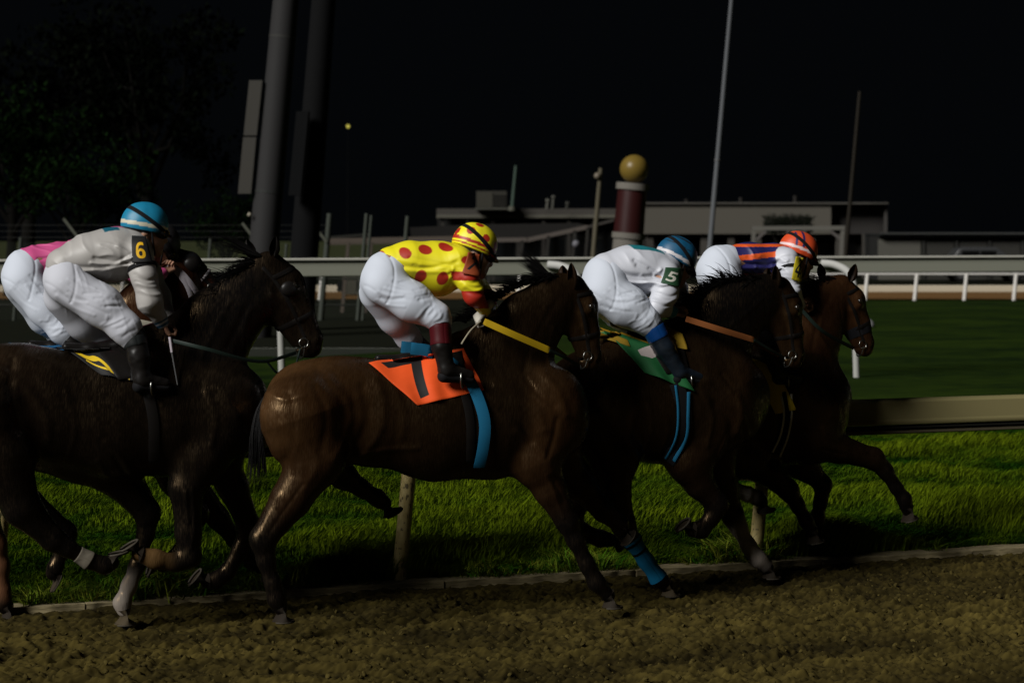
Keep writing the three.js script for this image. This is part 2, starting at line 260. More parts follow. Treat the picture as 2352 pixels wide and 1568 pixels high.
function scatter(name, geo, list, label, category) { const im = new THREE.InstancedMesh(geo, bladeMat, list.length), o = new THREE.Object3D(), c = new THREE.Color(); im.name = name;
  list.forEach((q, i) => { o.position.copy(q.p); o.rotation.set(0, q.r, 0); o.scale.set(q.s, q.s * q.h, q.s); o.updateMatrix(); im.setMatrixAt(i, o.matrix); im.setColorAt(i, c.setRGB(...q.c)); });
  im.castShadow = im.receiveShadow = true; im.userData = { kind: 'stuff', label, category }; scene.add(im); }
{
  const list = []; seed = 777;
  for (let i = 0; i < 200000; i++) { const e = 0.16 + 9 * Math.pow(rnd(), 1.35), out = rnd() < 0.22, span = (out ? 6.5 : 3.1) + e * 0.32, u = rr(-span - 0.6, span + 1.2) + e * 0.42; const c0 = fbm(u * 1.1, e * 1.6, 3, 3), c1 = noise3(u * 6, e * 6, 2);
    if (e < 0.35 && rnd() < 0.45) continue; const k = clamp(0.5 + c0 * 1.5 + c1 * 0.3 + rr(-0.12, 0.12)); list.push({ p: TR(u, -e, bankH(u, -e) - 0.008), r: rr(-0.9, 0.9), s: rr(0.7, 1.35) * (0.6 + 0.8 * clamp(0.5 + c0 * 1.3)), h: 0.55 + 0.8 * clamp(0.5 + c0 * 1.4), c: mixc([0.016, 0.060, 0.0008], [0.125, 0.175, 0.004], k) }); }
  scatter('grass', tuftGeo(9, 0.1, 0.05, 0.0035, 0.07, 5), list, 'rough yellow green grass growing on the bank behind the near rail', 'grass');
  const wl = []; seed = 4242;
  for (let i = 0; i < 2600; i++) { const u = rr(-4.6, 5.2), e = rr(0.02, 0.36), cl = noise3(u * 1.7, 0, 1) + noise3(u * 5, 2, 1) * 0.5; if (cl < 0.0) continue; const k = rnd(); wl.push({ p: TR(u, -e, 0), r: rnd() * 6.28, s: rr(0.6, 1.5) * (0.6 + 0.6 * clamp(cl)), h: rr(0.5, 1.1), c: mixc([0.03, 0.12, 0.003], [0.16, 0.17, 0.018], k) }); }
  scatter('weeds', tuftGeo(16, 0.15, 0.06, 0.0042, 0.13, 9), wl, 'taller arching weeds along the concrete edging of the track', 'weeds');
}
// ---------------------------------------------------------------- kerb and rails
{
  const g = thing('kerb', TR(0, 0), 'flat pale concrete edging strip between the dirt track and the grass', 'kerb'); g.rotation.y = ANG;
  const km = new THREE.MeshStandardMaterial({ map: dataTex(256, (x, y) => { const n = fbm(x * 30, y * 30, 2, 4), l = fbm(x * 8, y * 8, 7, 3); return mixc([0.10, 0.08, 0.035], [0.26, 0.21, 0.11], clamp(0.5 + n * 0.8 + l * 0.6)); }), roughness: 0.95 });
  let u = -5.4; seed = 31; while (u < 7.5) { const L = rr(0.9, 1.5), gb = new THREE.BoxGeometry(L - 0.012, 0.12, 0.19, 40, 2, 6), p = gb.attributes.position; for (let i = 0; i < p.count; i++) { const x = p.getX(i) + u + L / 2, y = p.getY(i), z = p.getZ(i), n = fbm(x * 5, y * 8, z * 12, 3), e = noise3(x * 14, z * 20, 3); p.setXYZ(i, p.getX(i), y + (y > 0 ? 0.012 * n : 0), z + (z > 0.08 ? 0.03 * n + 0.012 * e : 0)); } gb.computeVertexNormals();
    gb.translate(u + L / 2, -0.025 + rr(-0.006, 0.006), -0.03 + rr(-0.008, 0.008)); part('slab', gb, km, g); u += L; }
}
{ // near rail: broad aluminium beam, slim lower lip, aged posts
  const g = thing('rail_fence', TR(0, -0.12), 'near running rail with a broad cream metal beam on weathered posts beside the kerb', 'rail'); g.rotation.y = ANG;
  const cream = std(0.19, 0.165, 0.075, 0.55), fr = new Frame(0, -0.12);
  const prof = new THREE.Shape(); prof.moveTo(-0.075, 0); prof.quadraticCurveTo(-0.085, 0.02, -0.075, 0.04); prof.lineTo(-0.06, 0.165); prof.quadraticCurveTo(-0.05, 0.185, -0.02, 0.187); prof.lineTo(0.06, 0.187); prof.quadraticCurveTo(0.085, 0.18, 0.085, 0.15); prof.lineTo(0.085, 0.02); prof.lineTo(0.07, 0);
  const bw = new THREE.ExtrudeGeometry(prof, { depth: 24, bevelEnabled: false }); bw.rotateY(Math.PI / 2); bw.rotateY(0); bw.translate(-9, 0.985, 0);
  const flip = bw.clone().applyMatrix4(new THREE.Matrix4().makeScale(1, 1, 1)); part('beam', flip, cream, g);
  part('lower_strip', rbox(24, 0.035, 0.1, 0.012, 3, 0.93, 0), std(0.10, 0.085, 0.055, 0.6), g);
  part('lip', rbox(24, 0.018, 0.13, 0.006, 3, 0.962, 0), std(0.012, 0.012, 0.01, 0.6), g);
  const pm = new THREE.MeshStandardMaterial({ map: dataTex(128, (x, y) => { const n = fbm(x * 12, y * 26, 2, 4), s = noise3(x * 20, y * 60, 3) > 0.62 ? 0.25 : 1; return mixc([0.34, 0.26, 0.09], [0.52, 0.42, 0.18], clamp(0.5 + n)).map(v => v * s); }), roughness: 0.6 });
  const a = fr.at(928, 1200, 0).x, b = fr.at(1746, 1200, 0).x, st = b - a;
  for (let k = -3; k <= 4; k++) { const x = a + st * k; part('post', rod(V(x - 0.055, -0.15, 0), V(x + 0.05, 0.93, 0), 0.05, 0.05, 16), pm, g); }
}
{ // turf rail: tall pale beam on gooseneck posts
  const Z0 = 35, q = -(P(1176, 880, Z0).sub(ORG).dot(N)), fr = new Frame(0, q), y0 = fr.at(1176, 632).y, y1 = fr.at(1176, 591).y;
  const g = thing('rail_fence', fr.o, 'long pale grey horizontal rail board behind the riders on white gooseneck posts', 'rail'); g.rotation.y = ANG;
  const rm = std(0.26, 0.265, 0.215, 0.6), H = y1 - y0;
  part('beam', rbox(60, H * 0.86, 0.12, 0.02, 10, y0 + H * 0.43, 0), rm, g); part('cap', rbox(60, H * 0.14, 0.19, 0.015, 10, y1 - H * 0.07, 0.0), std(0.46, 0.45, 0.40, 0.5), g); part('groove', box(60, 0.016, 0.02, 10, y1 - H * 0.22, 0.055), std(0.03, 0.03, 0.028, 0.6), g);
  const xs = [633, 1300, 1940].map(x => fr.at(x, 870).x), st = (xs[2] - xs[0]) / 2;
  for (let k = -2; k <= 5; k++) { const x = xs[0] + st * k; const post = new THREE.Group(); post.name = 'gooseneck_post'; g.add(post);
    part('post', rod(V(x, -0.1, 0.42), V(x - 0.05, y0 - 0.4, 0.42), 0.055, 0.05, 14), std(0.3, 0.3, 0.28, 0.5), post);
    part('arm', tube([V(x - 0.05, y0 - 0.41, 0.42), V(x - 0.06, y0 - 0.2, 0.42), V(x - 0.13, y0 + 0.02, 0.36), V(x - 0.3, y0 + 0.14, 0.22), V(x - 0.5, y0 + 0.17, 0.09)], 0.065, 36, 12), std(0.42, 0.42, 0.40, 0.5), post); }
}
{ // low white board along the turf on the left
  const Z = 43, g = top('edging_board', bar(P(420, 809, Z - 2), P(1180, 808, Z + 4.4), 0.1, 0.16), std(0.34, 0.35, 0.31, 0.7), 'low pale board lying along the turf behind the yellow jockey', 'edging board');
}
{ // dark ground sheet behind the low board on the left
  const s = new THREE.Shape(); [P(-700, 0, 37), P(1165, 0, 47.6), P(1165, 0, 79), P(-700, 0, 79)].forEach((p, i) => i ? s.lineTo(p.x, -p.z) : s.moveTo(p.x, -p.z)); const g = new THREE.ShapeGeometry(s); g.rotateX(-Math.PI / 2); g.translate(0, 0.055, 0); struct('dark_ground', g, matte(0.0065, 0.0075, 0.004)); }
{ // far rail across the turf, with the low wall of the far track behind it
  const g = thing('rail_fence', V(0, 0, -80), 'thin white far rail on slim posts across the turf', 'rail'), wm = std(0.55, 0.53, 0.5, 0.5), Y = EYE - (629 - HY) / FL * 80;
  part('beam', rbox(110, 0.065, 0.08, 0.025, 8, Y, 0), wm, g);
  const x0 = P(2106, 688, 80).x, st = P(2220, 688, 80).x - x0;
  for (let k = -22; k <= 6; k++) { const x = x0 + st * k; part('post', rod(V(x - 0.07, 0, 0), V(x + 0.02, Y, 0), 0.07, 0.065, 10), wm, g); }
  const w = thing('rail_fence', V(0, 0, -90), 'low broad cream rail with short stub legs behind the far white rail', 'rail');
  const ya = EYE - (671 - HY) / FL * 90, yb = EYE - (655 - HY) / FL * 90;
  part('beam', rbox(110, yb - ya, 0.3, 0.04, 6, (ya + yb) / 2, 0), std(0.42, 0.37, 0.28, 0.7), w);
  for (let k = -22; k <= 8; k++) { const x = P(2150, 680, 90).x + k * st * 1.125; part('stub', rod(V(x - 0.12, -0.1, 0.1), V(x + 0.05, ya + 0.02, 0.1), 0.06, 0.06, 8), std(0.36, 0.31, 0.24, 0.7), w); }
}
top('marker', (() => { const g = new THREE.SphereGeometry(0.24, 20, 12, 0, 6.283, 0, 1.6); g.scale(1.2, 0.9, 1); const p = P(1985, 746, 57); g.translate(p.x, 0.02, p.z); return g; })(), std(0.2, 0.2, 0.2, 0.7), 'small white dome marker lying on the turf ahead of the leading horse', 'marker');
// ---------------------------------------------------------------- background
const px = (n, Z) => n / FL * Z;
{ // chain-link security fence with barbed-wire arms on the left
  const Z = 60, base = P(0, 740, Z).y, g = thing('security_fence', V(0, 0, -Z), 'dark chain link security fence with angled barbed wire arms on the left', 'fence'), m = std(0.0390, 0.0442, 0.0364, 0.6);
  const posts = [[757, 490, 13], [842, 490, 9], [853, 494, 7], [936, 496, 10], [483, 548, 7], [47, 545, 8], [658, 560, 7], [200, 560, 7], [335, 560, 6]];
  for (const [x, y, w] of posts) { const t = P(x, y, Z), b = P(x - 0.088 * (740 - y), 745, Z); part('post', rod(V(b.x, -0.05, rr(-0.02, 0.02)), V(t.x, t.y, 0), px(w / 2, Z), px(w / 2, Z), 10), m, g); }
  for (const [x0, y0, x1, y1] of [[720, 516, 751, 556], [557, 512, 590, 556], [147, 502, 180, 545]]) { const a = P(x0, y0, Z), b = P(x1, y1, Z); part('barbed_arm', bar(V(a.x, a.y, 0.1), V(b.x, b.y, 0.1), 0.06, 0.07), std(0.0676, 0.0702, 0.0546, 0.6), g); }
  for (const y of [600, 640, 700]) part('rail', rod(V(P(-60, y, Z).x, P(0, y, Z).y, 0), V(P(940, y, Z).x, P(0, y, Z).y, 0), 0.03, 0.03, 6), std(0.0156, 0.0172, 0.0135, 0.6), g);
  const wires = []; for (const [dy, dz] of [[0, 0.02], [-14, 0.04], [-28, 0.06]]) for (const [a, b] of [[-60, 590], [560, 760]]) wires.push(rod(V(P(a, 545 + dy, Z).x, P(0, 545 + dy, Z).y, dz), V(P(b, 545 + dy, Z).x, P(0, 545 + dy, Z).y, dz), 0.008, 0.008, 4)); part('barbed_wire', merge(wires), std(0.0208, 0.0208, 0.0187, 0.5), g);
  const mesh = [], xa = P(-60, 600, Z).x, xb = P(940, 600, Z).x, ya = 0.0, yb = P(0, 556, Z).y; // wire mesh, both diagonals
  for (let x = xa - (yb - ya); x < xb; x += 0.1) for (const s of [1, -1]) { let x0 = x, x1 = x + (yb - ya), y0 = s > 0 ? ya : yb, y1 = s > 0 ? yb : ya; if (x0 < xa) { y0 += (xa - x0) * s; x0 = xa; } if (x1 > xb) { y1 -= (x1 - xb) * s; x1 = xb; } if (x1 - x0 > 0.05) mesh.push(bar(V(x0, y0, s * 0.006), V(x1, y1, s * 0.006), 0.008, 0.008)); }
  const mm = part('wire_mesh', merge(mesh), std(0.0182, 0.0218, 0.0156, 0.6), g); mm.userData.kind = 'stuff';
  // wooden shelter frame behind the fence posts
  const f = thing('timber_frame', P(840, 740, 66).setY(0), 'weathered timber frame with a top beam behind the fence posts', 'frame'), fm = std(0.0676, 0.0546, 0.0442, 0.8), o = f.position, q = (x, y) => P(x, y, 66).sub(o);
  part('beam', bar(q(752, 555), q(1062, 549), 0.1, 0.2), fm, f); for (const [x, y] of [[752, 556], [800, 556], [853, 556], [920, 553], [985, 552]]) { const t = q(x, y), b = q(x - 0.088 * (730 - y), 722); part('post', bar(V(b.x, -0.05, 0), t, 0.1, 0.14), fm, f); }
  part('upper_beam', bar(q(760, 545), q(850, 538), 0.06, 0.08), std(0.0156, 0.0156, 0.0130, 0.8), f);
  const wl = thing('shed', P(840, 690, 84).setY(0), 'pale low shed wall glimpsed below the rail behind the yellow jockey', 'shed'), wo = wl.position, wq = (x, y) => P(x, y, 84).sub(wo);
  part('wall', box(px(150, 84), px(40, 84), 1.2, 0.3, 0.45, -0.8), std(0.0520, 0.0494, 0.0390, 0.8), wl); for (let k = 0; k < 4; k++) part('opening', box(px(15, 84), px(24, 84), 0.05, -1 + k * 0.75, 0.42, -0.185), std(0.0042, 0.0042, 0.0042, 0.9), wl);
}
{ // floodlight mast with cabinets
  const Z = 50, g = thing('light_mast', P(605, 780, Z).setY(0), 'tall grey lighting mast with two stacked cabinets on its left side', 'mast'), o = g.position, q = (x, y, z = 0) => P(x, y, Z).sub(o).add(V(0, 0, z));
  const a = q(604 - 0.088 * 210, 790), b = q(664, -90), dir = b.clone().sub(a).normalize();
  part('pole', rod(a.setY(-0.1), b, px(36, Z), px(29, Z), 24), std(0.0230, 0.0225, 0.0228, 0.7), g);
  part('joint_band', rod(a.clone().lerp(b, 0.395), a.clone().lerp(b, 0.399), px(34.5, Z), px(34.5, Z), 20), std(0.0286, 0.0312, 0.0286, 0.5), g); part('joint_band', rod(a.clone().lerp(b, 0.8), a.clone().lerp(b, 0.803), px(31.2, Z), px(31.2, Z), 20), std(0.0442, 0.0442, 0.0390, 0.5), g);
  const cab = (xa, ya, xb, yb, w) => { const A = q(xa, ya, 0.1), B = q(xb, yb, 0.1), m = bar(A, B, 0.3, px(w, Z)); part('cabinet', m, std(0.0442, 0.0416, 0.0364, 0.6), g); };
  cab(590, 186, 577, 312, 32); cab(576, 316, 564, 445, 32);
  part('bracket', bar(q(590, 250, 0), q(622, 250, 0), 0.1, 0.08), std(0.0260, 0.0260, 0.0260, 0.6), g); part('bracket', bar(q(575, 400, 0), q(606, 400, 0), 0.1, 0.08), std(0.0260, 0.0260, 0.0260, 0.6), g);
  const lm = new THREE.SphereGeometry(0.05, 10, 8); const lp = q(576, 493, 0.3); lm.translate(lp.x, lp.y, lp.z); part('fitting', lm, std(0.2600, 0.2340, 0.1820, 0.5), g);
  const g2 = thing('light_mast', P(700, 765, 54).setY(0), 'second darker mast standing just right of the grey lighting mast', 'mast'), o2 = g2.position, q2 = (x, y) => P(x, y, 54).sub(o2);
  part('pole', rod(q2(690 - 6, 780).setY(-0.1), q2(750, -90), px(34, 54), px(27, 54), 12), std(0.0028, 0.0029, 0.0032, 0.9), g2); part('cabinet', bar(q2(702, 260).add(V(0, 0, 0.7)), q2(684, 450).add(V(0, 0, 0.7)), 0.3, px(36, 54)), std(0.0034, 0.0036, 0.004, 0.9), g2);
}
{ // finish post: maroon barrel, pale bands, gilded ball
  const Z = 60, g = thing('finish_post', P(1425, 740, Z).setY(0), 'thick maroon post with pale bands and a gold ball on top', 'post'), o = g.position, q = (x, y) => P(x, y, Z).sub(o), cx = y => 1457 - (y - 388) * 0.088;
  const seg = (y0, y1, w0, w1, m, n) => { const gm = rod(q(cx(y1), y1), q(cx(y0), y0), px(w1 / 2, Z), px(w0 / 2, Z), 36); part(n, gm, m, g); };
  const cr = std(0.1352, 0.1248, 0.1092, 0.7), mar = std(0.0260, 0.0052, 0.0052, 0.45);
  const bp = q(1457, 388), bs = new THREE.SphereGeometry(px(33, Z), 40, 28); bs.translate(bp.x, bp.y, bp.z); part('ball', bs, std(0.1404, 0.0936, 0.0182, 0.36), g);
  seg(421, 436, 76, 76, cr, 'band'); seg(436, 535, 67, 70, mar, 'barrel'); seg(535, 548, 76, 76, cr, 'band'); seg(548, 740, 68, 72, cr, 'base');
}
function mast(name, x, y0, y1, Z, w0, w1, col, label, cat, baseY = 0) { const g = thing(name, P(x, HY + 10, Z).setY(baseY), label, cat), o = g.position, q = (a, b) => P(a, b, Z).sub(o); const yb = HY + FL * (EYE - baseY) / Z; const b = q(x - 0.088 * (yb - y0), yb), t = q(x + 0.088 * (y0 - y1), y1); part('pole', rod(b.setY(-0.05), t, px(w0 / 2, Z), px(w1 / 2, Z), 12), std(...col, 0.5), g); return { g, q, t, b }; }
{ const m = mast('light_pole', 1630, 575, -90, 70, 13, 9, [0.085, 0.09, 0.097], 'thin pale steel pole rising out of the top of the picture', 'pole'); part('collar', rod(m.b.clone().lerp(m.t, 0.43), m.b.clone().lerp(m.t, 0.434), px(7, 70), px(7, 70), 12), std(0.1040, 0.1040, 0.1040, 0.5), m.g); }
mast('utility_pole', 1944, 570, 210, 118, 11, 8, [0.012, 0.010, 0.007], 'dim brown wooden pole above the right end of the long building', 'pole');
{ const m = mast('lamp_post', 1364, 570, 386, 75, 12, 10, [0.075, 0.066, 0.045], 'short cream lamp post with a round lamp head left of the maroon post', 'lamp post'), p = m.q(1372, 404), s = new THREE.SphereGeometry(px(8, 75), 16, 12); s.translate(p.x, p.y, p.z + 0.1); part('lamp_head', s, std(0.1248, 0.1040, 0.0780, 0.4), m.g); part('bracket', bar(m.q(1380, 392), m.q(1372, 398), 0.05, 0.06), std(0.0728, 0.0624, 0.0468, 0.5), m.g); }
{ // long low building
  const Z = 120, x0 = P(1478, 0, Z).x, x1 = P(2040, 0, Z).x, X = (x0 + x1) / 2, W = x1 - x0, yt = P(0, 469, Z).y, ym = P(0, 537, Z).y, g = thing('building', V(X, 0, -Z - 4), 'long low flat roofed building with a taupe upper wall behind the pale pole', 'building');
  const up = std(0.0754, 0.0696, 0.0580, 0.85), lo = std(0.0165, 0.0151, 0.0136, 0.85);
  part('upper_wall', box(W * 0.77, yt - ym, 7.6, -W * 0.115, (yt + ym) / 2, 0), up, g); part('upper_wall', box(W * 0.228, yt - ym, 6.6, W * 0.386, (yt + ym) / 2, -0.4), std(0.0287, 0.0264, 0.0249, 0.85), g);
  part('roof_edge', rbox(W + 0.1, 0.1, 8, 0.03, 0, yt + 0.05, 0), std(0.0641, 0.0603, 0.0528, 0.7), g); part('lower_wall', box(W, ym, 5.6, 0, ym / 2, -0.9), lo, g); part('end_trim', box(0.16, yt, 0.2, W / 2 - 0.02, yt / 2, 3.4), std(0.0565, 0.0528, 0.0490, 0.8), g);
  for (let k = 0; k < 9; k++) { const x = -W / 2 + 0.4 + k * W / 9; part('column', box(0.36, ym, 0.36, x, ym / 2, 3.3), std(0.0452, 0.0415, 0.0362, 0.8), g); part(k % 2 ? 'door' : 'window', rbox(0.8, k % 2 ? 2.0 : 0.9, 0.08, 0.02, x + 0.75, k % 2 ? 1.0 : 1.45, 1.92), std(0.0045, 0.0045, 0.0052, 0.3), g); }
  for (let k = 0; k < 3; k++) part('roof_vent', rod(V(-W * 0.3 + k * 3.1, yt + 0.1, 0), V(-W * 0.3 + k * 3.1, yt + 0.35 + 0.1 * k, 0), 0.12, 0.12, 10), lo, g);
}
{ // building on the left with a flat fascia, roof plant, and sloping awnings
  const Z = 112, g = thing('building', P(1210, 740, Z + 3).setY(0), 'low dark building with a pale flat fascia and roof plant left of the maroon post', 'building'), o = g.position, q = (x, y, dz = 0) => P(x, y, Z).sub(o).add(V(0, 0, dz));
  const xa = q(1003, 0).x, xb = q(1425, 0).x, y1 = q(0, 479).y, y2 = q(0, 503).y, W = xb - xa, X = (xa + xb) / 2;
  part('fascia', box(W, y1 - y2, 0.3, X, (y1 + y2) / 2, 3), std(0.0467, 0.0429, 0.0377, 0.8), g); part('fascia_trim', rbox(W, 0.17, 0.4, 0.03, X, y2 + 0.13, 3.1), std(0.0829, 0.0792, 0.0641, 0.8), g); part('roof', box(W, 0.14, 6, X, y1 - 0.1, 0), std(0.0302, 0.0278, 0.0257, 0.9), g); part('wall', box(W, y2, 5, X, y2 / 2, -0.3), std(0.0106, 0.0106, 0.0099, 0.9), g);
  for (let k = 0; k < 7; k++) { part('window', rbox(0.9, 1.0, 0.06, 0.02, xa + 0.9 + k * 1.3, 1.7, 2.22), std(0.0038, 0.0045, 0.0052, 0.2), g); part('column', box(0.18, y2, 0.18, xa + 0.3 + k * 1.3, y2 / 2, 3), std(0.0264, 0.0241, 0.0212, 0.8), g); }
  const b = thing('roof_unit', q(1130, 480, 1).add(o), 'square grey air handling unit on the flat roof of the dark building', 'roof unit'), bu = px(70, Z), bh = px(40, Z); part('casing', rbox(bu, bh, 1.4, 0.04, 0, bh / 2, 0), std(0.0271, 0.0257, 0.0212, 0.7), b); part('front_panel', box(bu * 0.5, bh * 0.86, 0.05, -bu * 0.22, bh / 2, 0.72), std(0.0377, 0.0362, 0.0287, 0.7), b); for (let k = 0; k < 4; k++) part('louvre', box(bu * 0.4, 0.05, 0.06, bu * 0.25, bh * (0.2 + 0.18 * k), 0.74), std(0.0151, 0.0151, 0.0136, 0.7), b); part('kerb', box(bu * 1.1, 0.08, 1.5, 0, 0.0, 0), std(0.0603, 0.0603, 0.0497, 0.8), b);
  for (const [x, h, c] of [[1255, 18, 0.07], [1268, 26, 0.05], [1300, 12, 0.03]]) { const p = thing('roof_pipe', q(x, 481, 1.6).add(o), ({ 1255: 'short pale vent pipe on the dark flat roof', 1268: 'tallest of the small vent pipes on the dark flat roof', 1300: 'dark stub pipe right of the other roof vents' })[x], 'vent pipe'); part('pipe', rod(V(0, 0, 0), V(0.05, px(h, Z), 0), 0.08, 0.08, 8), std(c, c, c * 0.85, 0.7), p); part('cowl', rod(V(0.05, px(h, Z), 0), V(0.06, px(h + 5, Z), 0), 0.14, 0.1, 8), std(c, c, c * 0.85, 0.7), p); }
  const m = thing('flagpole', q(1176, 484, 2.6).add(o), 'thin green grey pole standing on the flat roof beside the air unit', 'pole'); part('pole', rod(V(0, 0, 0), V(px(9, Z), px(100, Z), 0), px(4.5, Z), px(3.5, Z), 8), std(0.0377, 0.0565, 0.0452, 0.5), m); part('base', rod(V(0, -0.02, 0), V(0, 0.2, 0), 0.2, 0.18, 10), std(0.0679, 0.0679, 0.0528, 0.6), m);
  const s = thing('canopy', P(1250, 690, 100).setY(0), 'sloping dark canopy with pale edge beams below the flat fascia', 'canopy'), so = s.position, sq = (x, y, dz = 0) => P(x, y, 100).sub(so).add(V(0, 0, dz)), sm = std(0.0754, 0.0641, 0.0565, 0.8);
  part('edge_beam', bar(sq(1210, 551), sq(1350, 521), 0.12, 0.19), sm, s); part('edge_beam', bar(sq(1040, 552), sq(1212, 550), 0.12, 0.19), sm, s); part('edge_beam', bar(sq(1350, 521), sq(1410, 505), 0.12, 0.12), std(0.0377, 0.0339, 0.0302, 0.8), s);
  const rs = new THREE.Shape(); for (const [i, p] of [[940, 522], [1100, 515], [1330, 512], [1352, 519], [1212, 548], [945, 550]].entries()) { const v = sq(...p); i ? rs.lineTo(v.x, v.y) : rs.moveTo(v.x, v.y); } const rg = new THREE.ExtrudeGeometry(rs, { depth: 3, bevelEnabled: false }); rg.translate(0, 0, -3.2); part('roof', rg, std(0.0128, 0.0120, 0.0113, 0.9), s);
  for (const x of [1060, 1130, 1200, 1260, 1320, 1350]) { const t = sq(x, 552 - Math.max(0, x - 1210) * 0.21); part('post', bar(V(t.x - 0.2, 0, 0), t, 0.12, 0.12), std(0.0226, 0.0212, 0.0188, 0.8), s); }
  const wh = thing('lamp', P(1323, 560, 99), 'small pale round fitting under the sloping canopy', 'lamp'); const wg = new THREE.SphereGeometry(0.17, 14, 10); part('globe', wg, std(0.1206, 0.1206, 0.1357, 0.5), wh); part('stem', rod(V(0, 0, 0), V(0, 0.5, 0), 0.02, 0.02, 6), std(0.0226, 0.0226, 0.0226, 0.5), wh);
}
{ // white pergola frame
  const Z = 100, g = thing('pergola', P(1835, 690, Z).setY(0), 'white painted timber frame with corner braces in front of the long building', 'pergola'), o = g.position, q = (x, y, z = 0) => P(x, y, Z).sub(o).add(V(0, 0, z)), m = std(0.0980, 0.0943, 0.0829, 0.7);
  part('top_beam', bar(q(1728, 524), q(1941, 523), 0.2, 0.19), m, g);
  for (const x of [1732, 1936]) { const t = q(x, 529), b = q(x - 0.05 * 150, 680); part('post', bar(V(b.x, 0, 0), t, 0.17, 0.17), m, g); }
  for (const [a, b, c, e] of [[1735, 552, 1760, 530], [1934, 552, 1908, 530], [1822, 552, 1808, 530], [1834, 552, 1850, 530]]) part('brace', bar(q(a, b, 0.01), q(c, e, 0.01), 0.1, 0.12), std(0.0829, 0.0754, 0.0716, 0.7), g);
  for (const z of [-1.2, -2.4]) part('rafter', bar(q(1740, 522, z), q(1925, 522, z), 0.1, 0.12), std(0.0377, 0.0362, 0.0332, 0.7), g);
  const pt = q(1828, 529, -1.2); part('post', bar(V(pt.x - 0.1, 0, pt.z), pt, 0.15, 0.15), std(0.0528, 0.0490, 0.0452, 0.7), g);
}
{ // low range on the right with pale panels
  const Z = 116, g = thing('building', P(2260, 690, Z + 3).setY(0), 'low dark range with a pale wall panel at the right edge', 'building'), o = g.position, q = (x, y) => P(x, y, Z).sub(o), xa = q(2018, 0).x, xb = q(2560, 0).x, yt = q(0, 537).y, W = xb - xa, X = (xa + xb) / 2;
  part('roof', rbox(W, 0.16, 6, 0.03, X, yt - 0.06, 0.4), std(0.0090, 0.0099, 0.0099, 0.8), g); part('fascia', box(W, 0.09, 0.12, X, yt + 0.03, 3.45), std(0.0377, 0.0391, 0.0377, 0.7), g); part('wall', box(W, yt - 0.14, 5, X, (yt - 0.14) / 2, 0.4), std(0.0151, 0.0151, 0.0144, 0.85), g);
  const pw = px(98, Z), ph = q(0, 550).y; part('wall_panel', rbox(pw, ph, 0.08, 0.02, q(2067, 0).x, ph / 2, 2.96), std(0.0716, 0.0693, 0.0589, 0.8), g);
  for (let k = 0; k < 5; k++) { part('bay', rbox(px(66, Z), ph * 0.95, 0.06, 0.02, q(2160 + k * 76, 0).x, ph * 0.475, 2.94), std(0.0271, 0.0264, 0.0233, 0.8), g); part('column', box(0.14, ph, 0.14, q(2122 + k * 76, 0).x, ph / 2, 3), std(0.0226, 0.0226, 0.0203, 0.8), g); }
}
function car(x, y, Z, col, label, s = 1) { // parked car seen side on
  const p = P(x, y, Z), g = thing('parked_car', p.setY(0.03), label, 'car'); const sh = new THREE.Shape(); sh.moveTo(-2.2, 0.35); sh.lineTo(-2.2, 0.85); sh.quadraticCurveTo(-2.15, 1.0, -1.9, 1.02); sh.lineTo(-1.5, 1.55); sh.quadraticCurveTo(-1.4, 1.68, -1.1, 1.7); sh.lineTo(0.4, 1.7); sh.quadraticCurveTo(0.6, 1.68, 1.15, 1.05); sh.lineTo(2.0, 0.95); sh.quadraticCurveTo(2.25, 0.9, 2.25, 0.6); sh.lineTo(2.2, 0.35); sh.lineTo(-2.2, 0.35);
  const b = new THREE.ExtrudeGeometry(sh, { depth: 1.6, bevelEnabled: true, bevelThickness: 0.1, bevelSize: 0.06, bevelSegments: 3 }); b.translate(0, 0, -0.8); part('body', b, std(...col, 0.3), g);
  for (const z of [0.905]) for (const [x0, x1, y0, y1] of [[-1.35, -0.45, 1.08, 1.58], [-0.38, 0.42, 1.08, 1.58]]) part('window', rbox(x1 - x0, y1 - y0, 0.03, 0.012, (x0 + x1) / 2, (y0 + y1) / 2, z), std(0.0031, 0.0031, 0.0036, 0.08), g);
  for (const wx of [-1.4, 1.4]) for (const z of [0.82, -0.82]) { const w = new THREE.CylinderGeometry(0.36, 0.36, 0.22, 24); w.rotateX(Math.PI / 2); w.translate(wx, 0.36, z); const wm = part('wheel', w, std(0.0042, 0.0042, 0.0042, 0.9), g); const r = new THREE.CylinderGeometry(0.2, 0.2, 0.03, 16); r.rotateX(Math.PI / 2); r.translate(wx, 0.36, z + Math.sign(z) * 0.115); part('rim', r, std(0.0520, 0.0520, 0.0520, 0.4), wm); }
  part('headlight', rbox(0.25, 0.16, 0.2, 0.04, 2.15, 0.78, 0.7), std(0.3120, 0.3120, 0.3016, 0.2), g); part('door_line', box(0.012, 0.6, 0.012, -0.42, 0.75, 0.963), std(0.0026, 0.0026, 0.0026, 0.8), g); g.scale.setScalar(s); return g; }
car(2262, 645, 112, [0.035, 0.036, 0.037], 'grey parked car behind the far rail at the right edge');
car(2440, 645, 113, [0.02, 0.02, 0.022], 'dark parked car just outside the right edge beyond the far rail');
